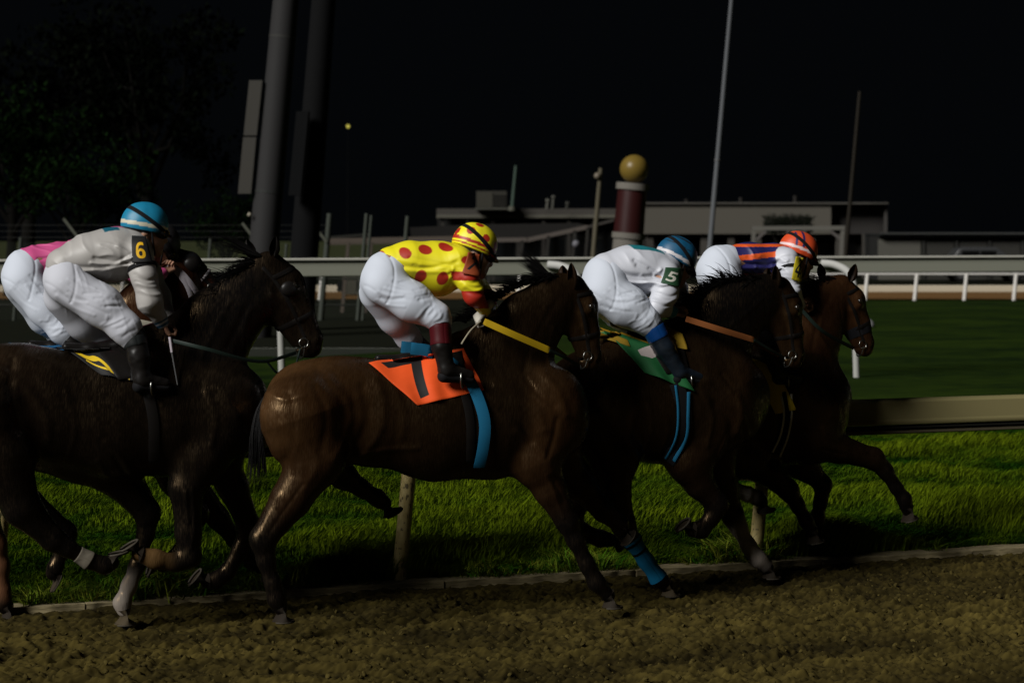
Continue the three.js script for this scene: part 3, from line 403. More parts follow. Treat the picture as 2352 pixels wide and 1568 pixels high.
// ---------------------------------------------------------------- trees in the dark
function tree(x, Z, h, w, label, sd, col) {
  seed = sd; const g = thing('tree', P(x, 600, Z).setY(0), label, 'tree'), bark = std(0.002, 0.0018, 0.0012, 0.95), limbs = [rod(V(0, -0.1, 0), V(0.15 * w * 0.2, h * 0.5, 0), h * 0.028, h * 0.017, 9)], tips = [];
  const t0 = V(0.03 * w, h * 0.5, 0); for (let i = 0; i < 9; i++) { const a = i * 2.4, s = V(0, h * rr(0.25, 0.5), 0), e = V(Math.cos(a) * w * rr(0.22, 0.45), h * rr(0.55, 0.92), Math.sin(a) * w * rr(0.2, 0.4)); limbs.push(rod(s, e, h * 0.012, h * 0.004, 6)); tips.push(e); const e2 = e.clone().multiplyScalar(0.7).add(V(rr(-1, 1) * w * 0.2, h * rr(0.1, 0.3), rr(-1, 1) * w * 0.2)); limbs.push(rod(e.clone().lerp(s, 0.4), e2, h * 0.007, h * 0.003, 5)); tips.push(e2); }
  part('trunk', merge(limbs), bark, g);
  const clumps = tips.flatMap(t => [0, 1, 2].map(() => [t.clone().add(V(rr(-1, 1) * w * 0.16, rr(-0.12, 0.12) * h, rr(-1, 1) * w * 0.16)), rr(0.07, 0.15) * w]));
  const geo = new THREE.BufferGeometry(), v = []; { const q = [0, 0, 0, 0.5, 0.28, 0.1, 1, 0, 0.05, 0.5, -0.28, -0.05]; geo.setAttribute('position', new THREE.Float32BufferAttribute(q, 3)); geo.setIndex([0, 1, 3, 1, 2, 3]); geo.computeVertexNormals(); }
  const n = 5200, im = new THREE.InstancedMesh(geo, new THREE.MeshPhysicalMaterial({ color: 0xffffff, roughness: 1, specularIntensity: 0.05, side: THREE.DoubleSide }), n), o = new THREE.Object3D(), c = new THREE.Color();
  for (let i = 0; i < n; i++) { const [cp, r] = clumps[Math.floor(rnd() * clumps.length)], d = V(rr(-1, 1), rr(-1, 1), rr(-1, 1)).normalize().multiplyScalar(r * Math.cbrt(rr(0.2, 1))); o.position.copy(cp).add(d); o.rotation.set(rnd() * 6, rnd() * 6, rnd() * 6); o.scale.setScalar(rr(0.14, 0.3) * h / 8); o.updateMatrix(); im.setMatrixAt(i, o.matrix); const k = rr(0.25, 1.2); im.setColorAt(i, c.setRGB(col[0] * k, col[1] * k, col[2] * k)); }
  im.name = 'crown'; im.userData.kind = 'stuff'; im.castShadow = im.receiveShadow = true; g.add(im);
}
tree(20, 84, 8.5, 7, 'dim green tree at the left edge of the picture', 11, [0.0035, 0.010, 0.002]);
tree(170, 78, 6.4, 5, 'dim leafy tree rising behind the blue capped jockey', 12, [0.0035, 0.010, 0.002]);
tree(330, 95, 12, 8, 'tallest and darkest tree left of the lighting mast', 13, [0.0015, 0.0025, 0.0012]);
tree(520, 72, 3.9, 2.6, 'small dim bushy tree just left of the lighting mast', 14, [0.003, 0.008, 0.002]);
tree(60, 110, 15, 11, 'very dark broad tree behind the left edge trees', 15, [0.0016, 0.0026, 0.0013]);
{ // shrub in front of the long building
  seed = 91; const g = thing('shrub', P(1812, 640, 106).setY(0), 'dark shrub showing above the white timber frame', 'shrub'); part('stem', merge([0, 1, 2, 3].map(i => rod(V(0, 0, 0), V(rr(-1, 1), 3, rr(-0.4, 0.4)), 0.06, 0.03, 6))), std(0.0052, 0.0047, 0.0036, 0.9), g);
  const L = []; for (let i = 0; i < 900; i++) { const b = V(rr(-1.15, 1.15), 2.75 + rr(-0.35, 0.6) * (1 - 0.3 * rnd()), rr(-0.5, 0.5)); L.push({ r: 0.03, pts: [b, b.clone().add(V(rr(-0.15, 0.15), rr(0.0, 0.16), 0)), b.clone().add(V(rr(-0.25, 0.25), rr(0.0, 0.25), 0))] }); } const st = strands(L, std(0.0031, 0.0047, 0.0021, 0.9), g, 'foliage'); }
{ // distant warning light on a mast
  const Z = 240, g = thing('radio_mast', P(797, 600, Z).setY(0), 'thin distant mast with one small yellow light in the black sky', 'mast'), o = g.position, p = P(799, 290, Z).sub(o); part('pole', rod(V(0, 0, 0), V(p.x, p.y - 0.2, 0), 0.05, 0.03, 6), std(0.0016, 0.0016, 0.0016, 0.9), g);
  const s = new THREE.SphereGeometry(0.2, 14, 10); s.translate(p.x, p.y, 0); part('lamp', s, new THREE.MeshStandardMaterial({ color: 0x000000, emissive: C(0.85, 0.75, 0.12), emissiveIntensity: 0.6 }), g);
  const l = new THREE.PointLight(C(1, 0.85, 0.3), 0.4, 4); l.position.set(p.x, p.y, 0.3); g.add(l); }
// ---------------------------------------------------------------- wraps and patches on implicit bodies
function castAt(bones, o, d, tmax) { const t = cast(bones, o, d, 0, tmax); return t === null ? null : o.clone().addScaledVector(d, t); }
// closed band round a body: rings of radius out cast inwards at the centres cs; a0..a1 degrees from ref
function sleeve(bones, cs, axis, ref, off, th, { a0 = 0, a1 = 360, n = 28, out = 0.28 } = {}) {
  axis = axis.clone().normalize(); const r0 = ref.clone().addScaledVector(axis, -ref.dot(axis)).normalize(), r1 = axis.clone().cross(r0), grid = [];
  for (const c of cs) { const row = []; for (let i = 0; i <= n; i++) { const a = (a0 + (a1 - a0) * i / n) * Math.PI / 180, d = r0.clone().multiplyScalar(Math.cos(a)).addScaledVector(r1, Math.sin(a));
    let p = castAt(bones, c.clone().addScaledVector(d, out), d.clone().negate(), out); if (!p) p = c.clone().addScaledVector(d, 0.01); row.push({ p: p.addScaledVector(d, off), n: d }); } grid.push(row); }
  return sheet(grid, th);
}
const between = (a, b, n) => Array.from({ length: n + 1 }, (_, i) => a.clone().lerp(b, i / n));
// thick sheet draped on the near side under a quad of pixels TL TR BR BL
function patch(fr, bones, q, nx, ny, off, th, ripple) {
  const grid = [];
  for (let j = 0; j <= ny; j++) { const row = []; for (let i = 0; i <= nx; i++) { const u = i / nx, v = j / ny;
    const x = mix(mix(q[0][0], q[1][0], u), mix(q[3][0], q[2][0], u), v), y = mix(mix(q[0][1], q[1][1], u), mix(q[3][1], q[2][1], u), v);
    const h = onto(fr, bones, x, y, off, q[4] ?? 0.1); if (ripple) h.p.addScaledVector(h.n, ripple(u, v)); row.push(h); } grid.push(row); }
  return sheet(grid, th);
}
function canvasTex(w, h, draw) { const c = document.createElement('canvas'); c.width = w; c.height = h; draw(c.getContext('2d'), w, h); const t = new THREE.CanvasTexture(c); t.colorSpace = THREE.SRGBColorSpace; return t; }
const M = {
  leather: new THREE.MeshPhysicalMaterial({ color: C(0.007, 0.006, 0.0055), roughness: 0.4, specularIntensity: 0.4 }), blackCloth: new THREE.MeshPhysicalMaterial({ color: C(0.006, 0.006, 0.007), roughness: 0.8, specularIntensity: 0.3 }), steel: std(0.3, 0.3, 0.28, 0.3, { metalness: 1 }),
  hoof: std(0.016, 0.012, 0.008, 0.75), sole: std(0.03, 0.022, 0.014, 0.85), shoe: std(0.05, 0.043, 0.032, 0.7),
  mane: new THREE.MeshPhysicalMaterial({ color: C(0.004, 0.0036, 0.0035), roughness: 0.6, specularIntensity: 0.25 }), eye: std(0.01, 0.008, 0.006, 0.08), white: std(0.7, 0.68, 0.68, 0.7), blue: std(0.012, 0.16, 0.32, 0.6),
};
const hairTex = (() => { const t = dataTex(256, (x, y) => { const v = 0.5 + 0.5 * fbm(x * 60, y * 14, 3, 3) + 0.25 * fbm(x * 7, y * 7, 9, 2); return [v, v, v]; }, false); t.repeat.set(3, 3); return t; })();
const coatMat = new THREE.MeshPhysicalMaterial({ vertexColors: true, roughness: 0.72, roughnessMap: hairTex, specularIntensity: 1, specularColor: C(0.50, 0.33, 0.17), bumpMap: hairTex, bumpScale: 0.0016 });

function chainBones(fr, ch) {
  const out = [], s = fr.px(ch.pts[0][0], ch.pts[0][1]);
  const P3 = ch.pts.map(p => fr.at(p[0], p[1], p[3] ?? ch.l ?? 0));
  for (let i = 0; i + 1 < ch.pts.length || i === 0; i++) { const a = ch.pts[i], b = ch.pts[Math.min(i + 1, ch.pts.length - 1)]; const q = bone(P3[i], P3[Math.min(i + 1, P3.length - 1)], a[2] * s, b[2] * s, ch.ks ?? 1, ch.sm ?? 0.05, ch.tag ?? 0); q.ca = a[4] ?? ch.col; q.cb = b[4] ?? ch.col; out.push(q); }
  return out;
}
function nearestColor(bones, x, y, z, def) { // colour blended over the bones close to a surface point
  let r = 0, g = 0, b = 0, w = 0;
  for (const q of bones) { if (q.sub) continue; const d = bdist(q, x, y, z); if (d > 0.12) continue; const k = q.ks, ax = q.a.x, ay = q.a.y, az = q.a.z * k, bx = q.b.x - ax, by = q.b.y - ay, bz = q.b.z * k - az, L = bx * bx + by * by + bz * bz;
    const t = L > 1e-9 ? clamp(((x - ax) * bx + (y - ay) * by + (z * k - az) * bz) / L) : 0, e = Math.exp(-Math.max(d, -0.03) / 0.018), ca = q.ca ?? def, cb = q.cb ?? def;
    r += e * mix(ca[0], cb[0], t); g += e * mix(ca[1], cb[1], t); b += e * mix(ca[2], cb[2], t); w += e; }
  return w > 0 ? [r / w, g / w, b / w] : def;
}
function strands(list, mat, parent, name) { // tapered locks of hair: list of {pts, r}
  const geos = [];
  for (const s of list) { const n = s.pts.length, pos = [], idx = [];
    for (let i = 0; i < n; i++) { const t = i / (n - 1), r = s.r * (1 - t * t * 0.93), a = s.pts[Math.max(0, i - 1)], b = s.pts[Math.min(n - 1, i + 1)], d = b.clone().sub(a).normalize(), e1 = Math.abs(d.z) > 0.9 ? V(1, 0, 0) : V(0, 0, 1).cross(d).normalize(), e2 = d.clone().cross(e1);
      for (let k = 0; k < 3; k++) { const an = k * 2.094; pos.push(...s.pts[i].clone().addScaledVector(e1, Math.cos(an) * r).addScaledVector(e2, Math.sin(an) * r).toArray()); } }
    for (let i = 0; i < n - 1; i++) for (let k = 0; k < 3; k++) { const a = i * 3 + k, b = i * 3 + (k + 1) % 3; idx.push(a, b, a + 3, b, b + 3, a + 3); }
    const g = new THREE.BufferGeometry(); g.setAttribute('position', new THREE.Float32BufferAttribute(pos, 3)); g.setIndex(idx); g.computeVertexNormals(); geos.push(g); }
  return part(name, merge(geos), mat, parent);
}
function hoofGeo(t, b, tn, bn, rt, rb) { // horn of a hoof: top ring round t, ground ring round b; returns [horn, sole, shoe]
  const ring = (c, n, r, m) => { n = n.clone().normalize(); const e2 = V(0, 0, 1), e1 = e2.clone().cross(n).normalize(); return Array.from({ length: 18 }, (_, i) => { const a = i / 18 * Math.PI * 2; return c.clone().addScaledVector(e1, Math.cos(a) * r * m).addScaledVector(e2, Math.sin(a) * r); }); };
  const A = ring(t, tn, rt, 1), B = ring(b, bn, rb, 1.14), pos = [], idx = [];
  for (const p of [...A, ...B]) pos.push(...p.toArray());
  for (let i = 0; i < 18; i++) { const j = (i + 1) % 18; idx.push(i, i + 18, j, j, i + 18, j + 18); }
  const g = new THREE.BufferGeometry(); g.setAttribute('position', new THREE.Float32BufferAttribute(pos, 3)); g.setIndex(idx); g.computeVertexNormals();
  const Cc = ring(b.clone().addScaledVector(bn, -0.006), bn, rb * 0.97, 1.14), sp = [], si = [];
  sp.push(...b.clone().addScaledVector(bn, -0.012).toArray()); for (const p of Cc) sp.push(...p.toArray());
  for (let i = 0; i < 18; i++) si.push(0, 1 + (i + 1) % 18, 1 + i);
  const s = new THREE.BufferGeometry(); s.setAttribute('position', new THREE.Float32BufferAttribute(sp, 3)); s.setIndex(si); s.computeVertexNormals();
  const sh = new THREE.TorusGeometry(rb * 0.9, 0.007, 6, 22, Math.PI * 1.62); const e1 = V(0, 0, 1).cross(bn).normalize();
  sh.rotateZ(-Math.PI * 0.81); sh.scale(1.14, 1, 1); const fw = e1.x * 1 >= 0 ? e1 : e1.clone().negate(); // open end at the heel
  sh.applyMatrix4(new THREE.Matrix4().makeBasis(fw, bn.clone().cross(fw), bn)); sh.translate(b.x + bn.x * 0.004, b.y + bn.y * 0.004, b.z + bn.z * 0.004);
  return [g, s, sh];
}
function horse(fr, d) {
  const g = thing('racehorse', V(0, 0, 0), d.label, 'horse'); fr.place(g);
  const B = [], dark = d.dark, brown = d.coat, pt = d.points ?? dark;
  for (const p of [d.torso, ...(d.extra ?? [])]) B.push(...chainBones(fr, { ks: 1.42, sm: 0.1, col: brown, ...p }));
  B.push(...chainBones(fr, { pts: d.neck, ks: 2.0, sm: 0.1, col: d.neckCol ?? brown }));
  const legs = [];
  for (const leg of d.legs) {
    const cut = leg.cut ?? 2; // points from this one on are dark points
    const bs = chainBones(fr, { pts: leg.pts.map((p, i) => [p[0], p[1], p[2], (leg.l ?? 0.13) * (i === 0 ? 0.85 : 1), p[3] ?? (i >= cut ? pt : mixc(brown, dark, i / cut * 0.6))]), ks: 1.15, sm: 0.04 });
    bs[0].sm = 0.09; bs[0].ks = 1.35; if (bs[1]) bs[1].sm = 0.06;
    B.push(...bs); legs.push(bs);
  }
  // head from a template between poll and muzzle
  const p0 = fr.at(...d.head.poll), m0 = fr.at(...d.head.muzzle), dd = m0.clone().sub(p0).setZ(0), LH = dd.length(); dd.normalize();
  const hw = d.head.w ?? 1.16, ff = V(-dd.y, dd.x, 0), h = (x, y, z = 0) => p0.clone().addScaledVector(ff, x * LH * hw).addScaledVector(dd, -y * LH).setZ(z * LH);
  const HB = [], hb = (x0, y0, r0, x1, y1, r1, ks, sm = 0.03, z0 = 0, z1 = z0, sub = false) => { const q = bone(h(x0, y0, z0), h(x1, y1, z1), r0 * LH * (sub ? 1 : hw), r1 * LH * (sub ? 1 : hw), ks * (sub ? 1 : hw), sm, 1, sub); q.ca = q.cb = d.headCol ?? brown; HB.push(q); return q; };
  hb(0.0, -0.08, 0.15, 0.06, -0.28, 0.165, 1.5); hb(-0.12, -0.36, 0.165, -0.03, -0.5, 0.12, 2.0, 0.035);
  hb(0.07, -0.3, 0.15, 0.09, -0.6, 0.105, 1.45); hb(0.09, -0.6, 0.105, 0.075, -0.84, 0.092, 1.35, 0.02); hb(-0.05, -0.52, 0.095, -0.015, -0.84, 0.06, 1.55, 0.03);
  hb(0.075, -0.86, 0.095, 0.055, -0.915, 0.088, 1.2, 0.02).ca = pt; hb(-0.01, -0.9, 0.055, 0.0, -0.925, 0.052, 1.3, 0.015).ca = pt;
  for (const s of [1, -1]) { hb(0.105, -0.27, 0.045, 0.1, -0.33, 0.05, 1, 0.03, s * 0.085); hb(0.02, -0.36, 0.025, 0.05, -0.62, 0.016, 1, 0.03, s * 0.088, s * 0.07); hb(0.1, -0.88, 0.03, 0.1, -0.91, 0.03, 1, 0.02, s * 0.055); hb(0.135, -0.875, 0.02, 0.105, -0.925, 0.022, 1, 0.012, s * 0.075, s * 0.07, true); }
  hb(0.03, -0.88, 0.006, -0.06, -0.86, 0.01, 0.25, 0.01, 0, 0, true);
  B.push(...HB);
  const ridges = (d.ridges ?? []).map(r => ({ pts: resample(r.pts, 14).map(p => fr.at(p.x, p.y, 0.22)), amp: r.amp * 1.0, w: r.w }));
  const geo = body(B, 0.0092, { ridges, disp: (x, y, z) => 0.0025 * fbm(x * 14, y * 14, z * 14, 2) + 0.006 * fbm(x * 6.5 + y * 2, y * 4 - x * 2, z * 5, 2),
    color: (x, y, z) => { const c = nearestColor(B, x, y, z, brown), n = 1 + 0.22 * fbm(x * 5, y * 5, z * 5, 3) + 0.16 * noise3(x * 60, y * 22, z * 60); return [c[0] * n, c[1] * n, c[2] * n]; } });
  part('body', geo, coatMat, g);
  // ears
  const earM = std(...brown.map(v => v * 0.7), 0.6);
  for (const [k, s] of [1, -1].entries()) { const [ex, ey, lx, ly] = d.ears[k], a = fr.at(ex, ey, s * 0.05), b = fr.at(lx, ly, s * 0.075), dir = b.clone().sub(a), L = dir.length(); dir.normalize();
    const eg = new THREE.LatheGeometry([[0.014, 0], [0.03, L * 0.16], [0.039, L * 0.4], [0.031, L * 0.68], [0.014, L * 0.91], [0.001, L]].map(p => new THREE.Vector2(...p)), 14, 0.7, 4.9);
    eg.scale(1, 1, 0.72); eg.rotateY(s > 0 ? -0.9 : 0.3); eg.applyQuaternion(new THREE.Quaternion().setFromUnitVectors(V(0, 1, 0), dir)); eg.translate(a.x, a.y - 0.008, a.z);
    part('ear', eg, earM, g); }
  for (const s of [1, -1]) { const e = new THREE.SphereGeometry(0.021, 14, 10), c = h(0.118, -0.3, s * 0.118); e.translate(c.x, c.y, c.z); part('eye', e, M.eye, g); }
  // hooves
  d.legs.forEach((leg, i) => { const bs = legs[i], q = bs[bs.length - 1], ax = q.b.clone().sub(q.a).normalize(), tilt = (leg.sole ?? -90) * Math.PI / 180, bn = V(Math.cos(tilt), Math.sin(tilt), 0);
    const t = q.b.clone().addScaledVector(ax, -0.012), b = q.b.clone().addScaledVector(ax, 0.04).addScaledVector(bn, 0.042), [hg, sg, sh] = hoofGeo(t, b, ax.clone().negate(), bn, q.rb * 1.16, 0.06);
    const hm = part('hoof', hg, leg.paleHoof ? std(0.05, 0.038, 0.022, 0.75) : M.hoof, g); part('sole', sg, M.sole, hm); part('horseshoe', sh, M.shoe, hm);
    if (leg.wrap) { const [i0, t0, i1, t1, m] = leg.wrap, A = bs[i0].a.clone().lerp(bs[i0].b, t0), Z = bs[i1].a.clone().lerp(bs[i1].b, t1); part('leg_wrap', sleeve(bs, between(A, Z, 12), Z.clone().sub(A), V(0, 0, 1), 0.004, 0.006, { out: 0.09 }), m, g, leg.wrapLabel);
      for (const tt of leg.wrapTape ?? []) { const c = A.clone().lerp(Z, tt), e = Z.clone().sub(A).normalize(); part('wrap_tape', sleeve(bs, between(c.clone().addScaledVector(e, -0.008), c.clone().addScaledVector(e, 0.008), 1), e, V(0, 0, 1), 0.006, 0.004, { out: 0.09 }), M.blackCloth, g); } }
  });
  // mane: locks rooted along the crest, blown back
  const L = [], cr = resample(d.crest, 60);
  for (let i = 0; i < (d.maneN ?? 420); i++) { const t = rnd(), p = cr[Math.floor(t * 60)], a = fr.at(p.x + rr(-4, 4), p.y + rr(2, 14), rr(-0.02, 0.05)), len = rr(0.07, 0.17) * (d.maneLen ?? 1) * (rnd() < 0.08 ? 1.5 : 1), up = rr(-0.15, 0.55) * (d.maneUp ?? 1), pts = [a]; let v = V(rr(-1, -0.45), up + 0.25, rr(-0.1, 0.45)).normalize();
    for (let k = 1; k < 6; k++) { pts.push(pts[k - 1].clone().addScaledVector(v, len / 5)); v.y -= 0.16 + 0.08 * rnd(); v.x -= 0.06; v.normalize(); } L.push({ pts, r: rr(0.0025, 0.006) }); }
  for (const w of d.wisps ?? []) for (let i = 0; i < w.n; i++) { const c = resample(w.pts, 7), sx = rr(-1, 1) * w.spread, sy = rr(-1, 1) * w.spread; L.push({ r: rr(0.0018, 0.0042), pts: c.map((p, k) => fr.at(p.x + sx * (0.25 + k / 5), p.y + sy * (0.25 + k / 5), 0.02 + 0.02 * Math.sin(i * 7.1))) }); }
  strands(L, M.mane, g, 'mane');
  if (d.tail) { const TL = [], c = resample(d.tail, 10); for (let i = 0; i < 260; i++) { const oz = rr(-0.05, 0.05), ox = rr(-0.035, 0.035), oy = rr(-0.02, 0.02), len = rr(0.55, 1); TL.push({ r: rr(0.003, 0.006), pts: c.slice(0, Math.ceil(11 * len)).map((p, k) => fr.at(p.x, p.y, oz * (0.3 + k / 8)).add(V(ox * (0.3 + k / 6), oy * (0.3 + k / 6), 0))) }); } strands(TL, M.mane, g, 'tail'); }
  // bridle
  const br = new THREE.Group(); br.name = 'bridle'; g.add(br);
  const along = (pts, w, both = true, off = 0.004) => { // strap over template points, cast from the side
    const c = resample(pts.map(p => h(p[0], p[1]).toArray().slice(0, 2)), 18), grid = [[], []];
    const hit = c.map(p => castAt(HB, V(p.x, p.y, 0.4), V(0, 0, -1), 0.4) ?? V(p.x, p.y, 0.02));
    hit.forEach((q, i) => { const a = hit[Math.max(0, i - 1)], b = hit[Math.min(18, i + 1)], t = b.clone().sub(a).setZ(0).normalize(), s = V(-t.y, t.x, 0), n = V(0, 0, 1); for (const k of [0, 1]) grid[k].push({ p: q.clone().addScaledVector(s, (k ? 1 : -1) * w / 2).add(V(0, 0, off)), n }); });
    const e = sheet(grid, 0.004), f = e.clone().scale(1, 1, -1), ix = f.index.array; for (let k = 0; k < ix.length; k += 3) { const q = ix[k]; ix[k] = ix[k + 1]; ix[k + 1] = q; } f.computeVertexNormals(); return [e, f]; };
  const bm = d.bridle?.mat ?? M.leather;
  for (const e of along([[-0.04, -0.02], [0.0, -0.2], [0.03, -0.55], [0.03, -0.8]], 0.022)) part('cheekpiece', e, bm, br);
  const ringAt = (y, x0, w, mat, name) => part(name, sleeve(HB, [h(x0, y + w / 2), h(x0, y, 0), h(x0, y - w / 2)], dd, ff, 0.004, 0.004, { out: 0.2 }), mat, br);
  ringAt(-0.62, 0.03, 0.045, d.bridle?.nose ?? M.leather, 'noseband'); ringAt(-0.15, 0.02, 0.04, d.bridle?.brow ?? M.leather, 'browband');
  if (d.bridle?.shadow) ringAt(-0.66, 0.03, 0.13, d.bridle.shadow, 'shadow_roll');
  for (const s of [1, -1]) { const r = new THREE.TorusGeometry(0.029, 0.0035, 8, 22), c = h(0.0, -0.835, s * 0.088); r.translate(c.x, c.y, c.z); part('bit_ring', r, M.steel, br); }
  { const a = h(0.0, -0.86, 0.09), b = h(0.0, -0.86, -0.09), m = h(-0.06, -0.97); part('chin_strap', tube([a, h(-0.04, -0.95, 0.06), m, h(-0.04, -0.95, -0.06), b], 0.0045, 24, 6), d.bridle?.chin ?? M.steel, br); }
  if (d.cups) for (const s of [1, -1]) { const cup = new THREE.SphereGeometry(0.055, 16, 10, 0, Math.PI * 2, 0, Math.PI / 2); cup.scale(1, 0.5, 0.9); cup.rotateX(s * Math.PI / 2); const c = h(0.07, -0.31, s * 0.115); cup.translate(c.x, c.y, c.z); part('eye_cup', cup, M.leather, br); }
  if (d.hood) { const inf = HB.filter(q => !q.sub).map(q => ({ ...q, ra: q.ra + 0.007, rb: q.rb + 0.007 })); const hg = body(inf, 0.011, { cut: (x, y, z) => Math.max((V(x, y, 0).sub(p0).dot(dd) - 0.56 * LH), -(V(x, y, 0).sub(p0).dot(dd)) - 0.02) });
    const hd = part('blinker_hood', hg, M.blackCloth, g); for (const s of [1, -1]) { const cup = new THREE.SphereGeometry(0.06, 16, 10, 0, Math.PI * 2, 0, Math.PI / 2); cup.scale(1, 0.6, 0.9); cup.rotateX(s * Math.PI / 2); const c = h(0.07, -0.31, s * 0.115); cup.translate(c.x, c.y, c.z); part('eye_cup', cup, M.leather, hd); } }
  return { g, B, HB, h, br };
}
// ---------------------------------------------------------------- riders
const HEADB = [bone(V(-0.02, 0.035, 0), V(0.0, 0.03, 0), 0.094, 0.094, 1.2, 0.03), bone(V(0.03, -0.03, 0), V(0.05, -0.03, 0), 0.066, 0.06, 1.1, 0.04), bone(V(0.02, -0.07, 0), V(0.07, -0.092, 0), 0.045, 0.026, 0.85, 0.04),
  bone(V(0.1, 0.01, 0), V(0.117, -0.03, 0), 0.011, 0.016, 1, 0.018), bone(V(0.105, -0.035, 0.012), V(0.105, -0.035, -0.012), 0.012, 0.012, 1, 0.012), bone(V(0.102, -0.058, 0.014), V(0.102, -0.058, -0.014), 0.009, 0.009, 1, 0.01), bone(V(0.099, -0.072, 0.012), V(0.099, -0.072, -0.012), 0.01, 0.01, 1, 0.01),
  bone(V(0.088, -0.1, 0), V(0.086, -0.1, 0), 0.02, 0.02, 1, 0.025), bone(V(0.088, 0.032, 0.035), V(0.088, 0.032, -0.035), 0.016, 0.016, 1, 0.02), bone(V(-0.03, -0.07, 0), V(-0.075, -0.17, 0), 0.056, 0.062, 1, 0.04),
  ...[1, -1].flatMap(s => [bone(V(-0.012, -0.005, s * 0.08), V(-0.005, -0.045, s * 0.074), 0.02, 0.012, 1.6, 0.012), bone(V(-0.005, -0.02, s * 0.094), V(-0.005, -0.02, s * 0.094), 0.009, 0.009, 1, 0.008, 0, true), bone(V(0.098, 0.006, s * 0.033), V(0.096, 0.006, s * 0.036), 0.013, 0.013, 1, 0.012, 0, true), bone(V(0.084, 0.006, s * 0.033), V(0.084, 0.006, s * 0.033), 0.0135, 0.0135, 1, 0.002)])];
const headGeo = body(HEADB, 0.0045, { color: (x, y, z) => { let c = [0.30, 0.155, 0.095]; if (x > 0.09 && y < -0.052 && y > -0.08 && Math.abs(z) < 0.026) c = [0.27, 0.10, 0.075]; if (x > 0.085 && Math.abs(y - 0.006) < 0.008 && Math.abs(Math.abs(z) - 0.033) < 0.01) c = [0.05, 0.04, 0.035]; if (x < 0.03 && (y > 0.0 || x < -0.045) && y > -0.07) c = [0.02, 0.013, 0.009]; if (y > 0.026 && y < 0.043 && x > 0.085 && Math.abs(z) > 0.014) c = [0.03, 0.018, 0.012]; return c; } });
const handGeo = (() => { const b = [], f = [-0.031, -0.0105, 0.0105, 0.031], len = [0.86, 1.0, 0.97, 0.78];
  f.forEach((z, i) => { const l = len[i], k = V(0.084, 0.004 - 0.004 * Math.abs(z) / 0.03, z * 1.02), a = k.clone().add(V(0.026 * l, -0.032 * l, 0)), c = a.clone().add(V(-0.022 * l, -0.022 * l, 0)), e = c.clone().add(V(-0.02 * l, 0.008 * l, 0));
    b.push(bone(V(0.012, 0, z * 0.6), k, 0.0155, 0.0125, 1, 0.012), bone(k, a, 0.0105, 0.0092, 1, 0.004), bone(a, c, 0.0092, 0.0086, 1, 0.003), bone(c, e, 0.0086, 0.0072, 1, 0.003)); });
  b.push(bone(V(0.022, -0.006, 0.03), V(0.052, -0.024, 0.05), 0.0155, 0.0125, 1, 0.012), bone(V(0.052, -0.024, 0.05), V(0.082, -0.036, 0.04), 0.0115, 0.0095, 1, 0.004), bone(V(0.082, -0.036, 0.04), V(0.098, -0.05, 0.026), 0.0095, 0.008, 1, 0.003), bone(V(-0.05, 0, 0), V(0.01, 0, 0), 0.026, 0.025, 0.85, 0.015));
  return body(b, 0.0032, { color: () => [1, 1, 1] }); })();
function paint(g, c) { const n = g.attributes.position.count, a = new Float32Array(n * 3); for (let i = 0; i < n; i++) a.set(c, i * 3); g.setAttribute('color', new THREE.BufferAttribute(a, 3)); return g; }
const clothMat = new THREE.MeshPhysicalMaterial({ vertexColors: true, roughness: 0.8, specularIntensity: 0.4 });
const satinMat = new THREE.MeshPhysicalMaterial({ vertexColors: true, roughness: 0.5, sheen: 0.4, sheenRoughness: 0.4 });
const skinMat = new THREE.MeshStandardMaterial({ vertexColors: true, roughness: 0.55 });
// folds: sharp creases running across a limb, warped and uneven
function crease(amp, fx, fy, rot, s, nar = 3.2) { const c = Math.cos(rot), n = Math.sin(rot); return (x, y, z) => { const w = fbm(x * 5 + s, y * 5, z * 5, 2) * 0.5, u = (x * c + y * n) * fx + w * 3, v = (-x * n + y * c) * fy + w * 1.5; const a = noise3(u, v, z * 5 + s), r = 1 - Math.abs(a) * 2; const m = sstep(nar > 3 ? 0.0 : -0.25, 0.5, noise3(x * 6 + s, y * 6, z * 6)), k = Math.max(0, 1 - Math.abs(a) * nar); return amp * (k * k * m - 0.16 * m + 0.12 * r); }; }
function nearest(bones, x, y, z) { let m = 9, k = 0, tt = 0; bones.forEach((q, i) => { const d = bdist(q, x, y, z); if (d < m) { m = d; k = i; } }); const q = bones[k], ab = q.b.clone().sub(q.a), t = clamp(V(x, y, z).sub(q.a).dot(ab) / (ab.lengthSq() + 1e-9)); return [q, t]; }
const hairCol = [0.02, 0.013, 0.009];
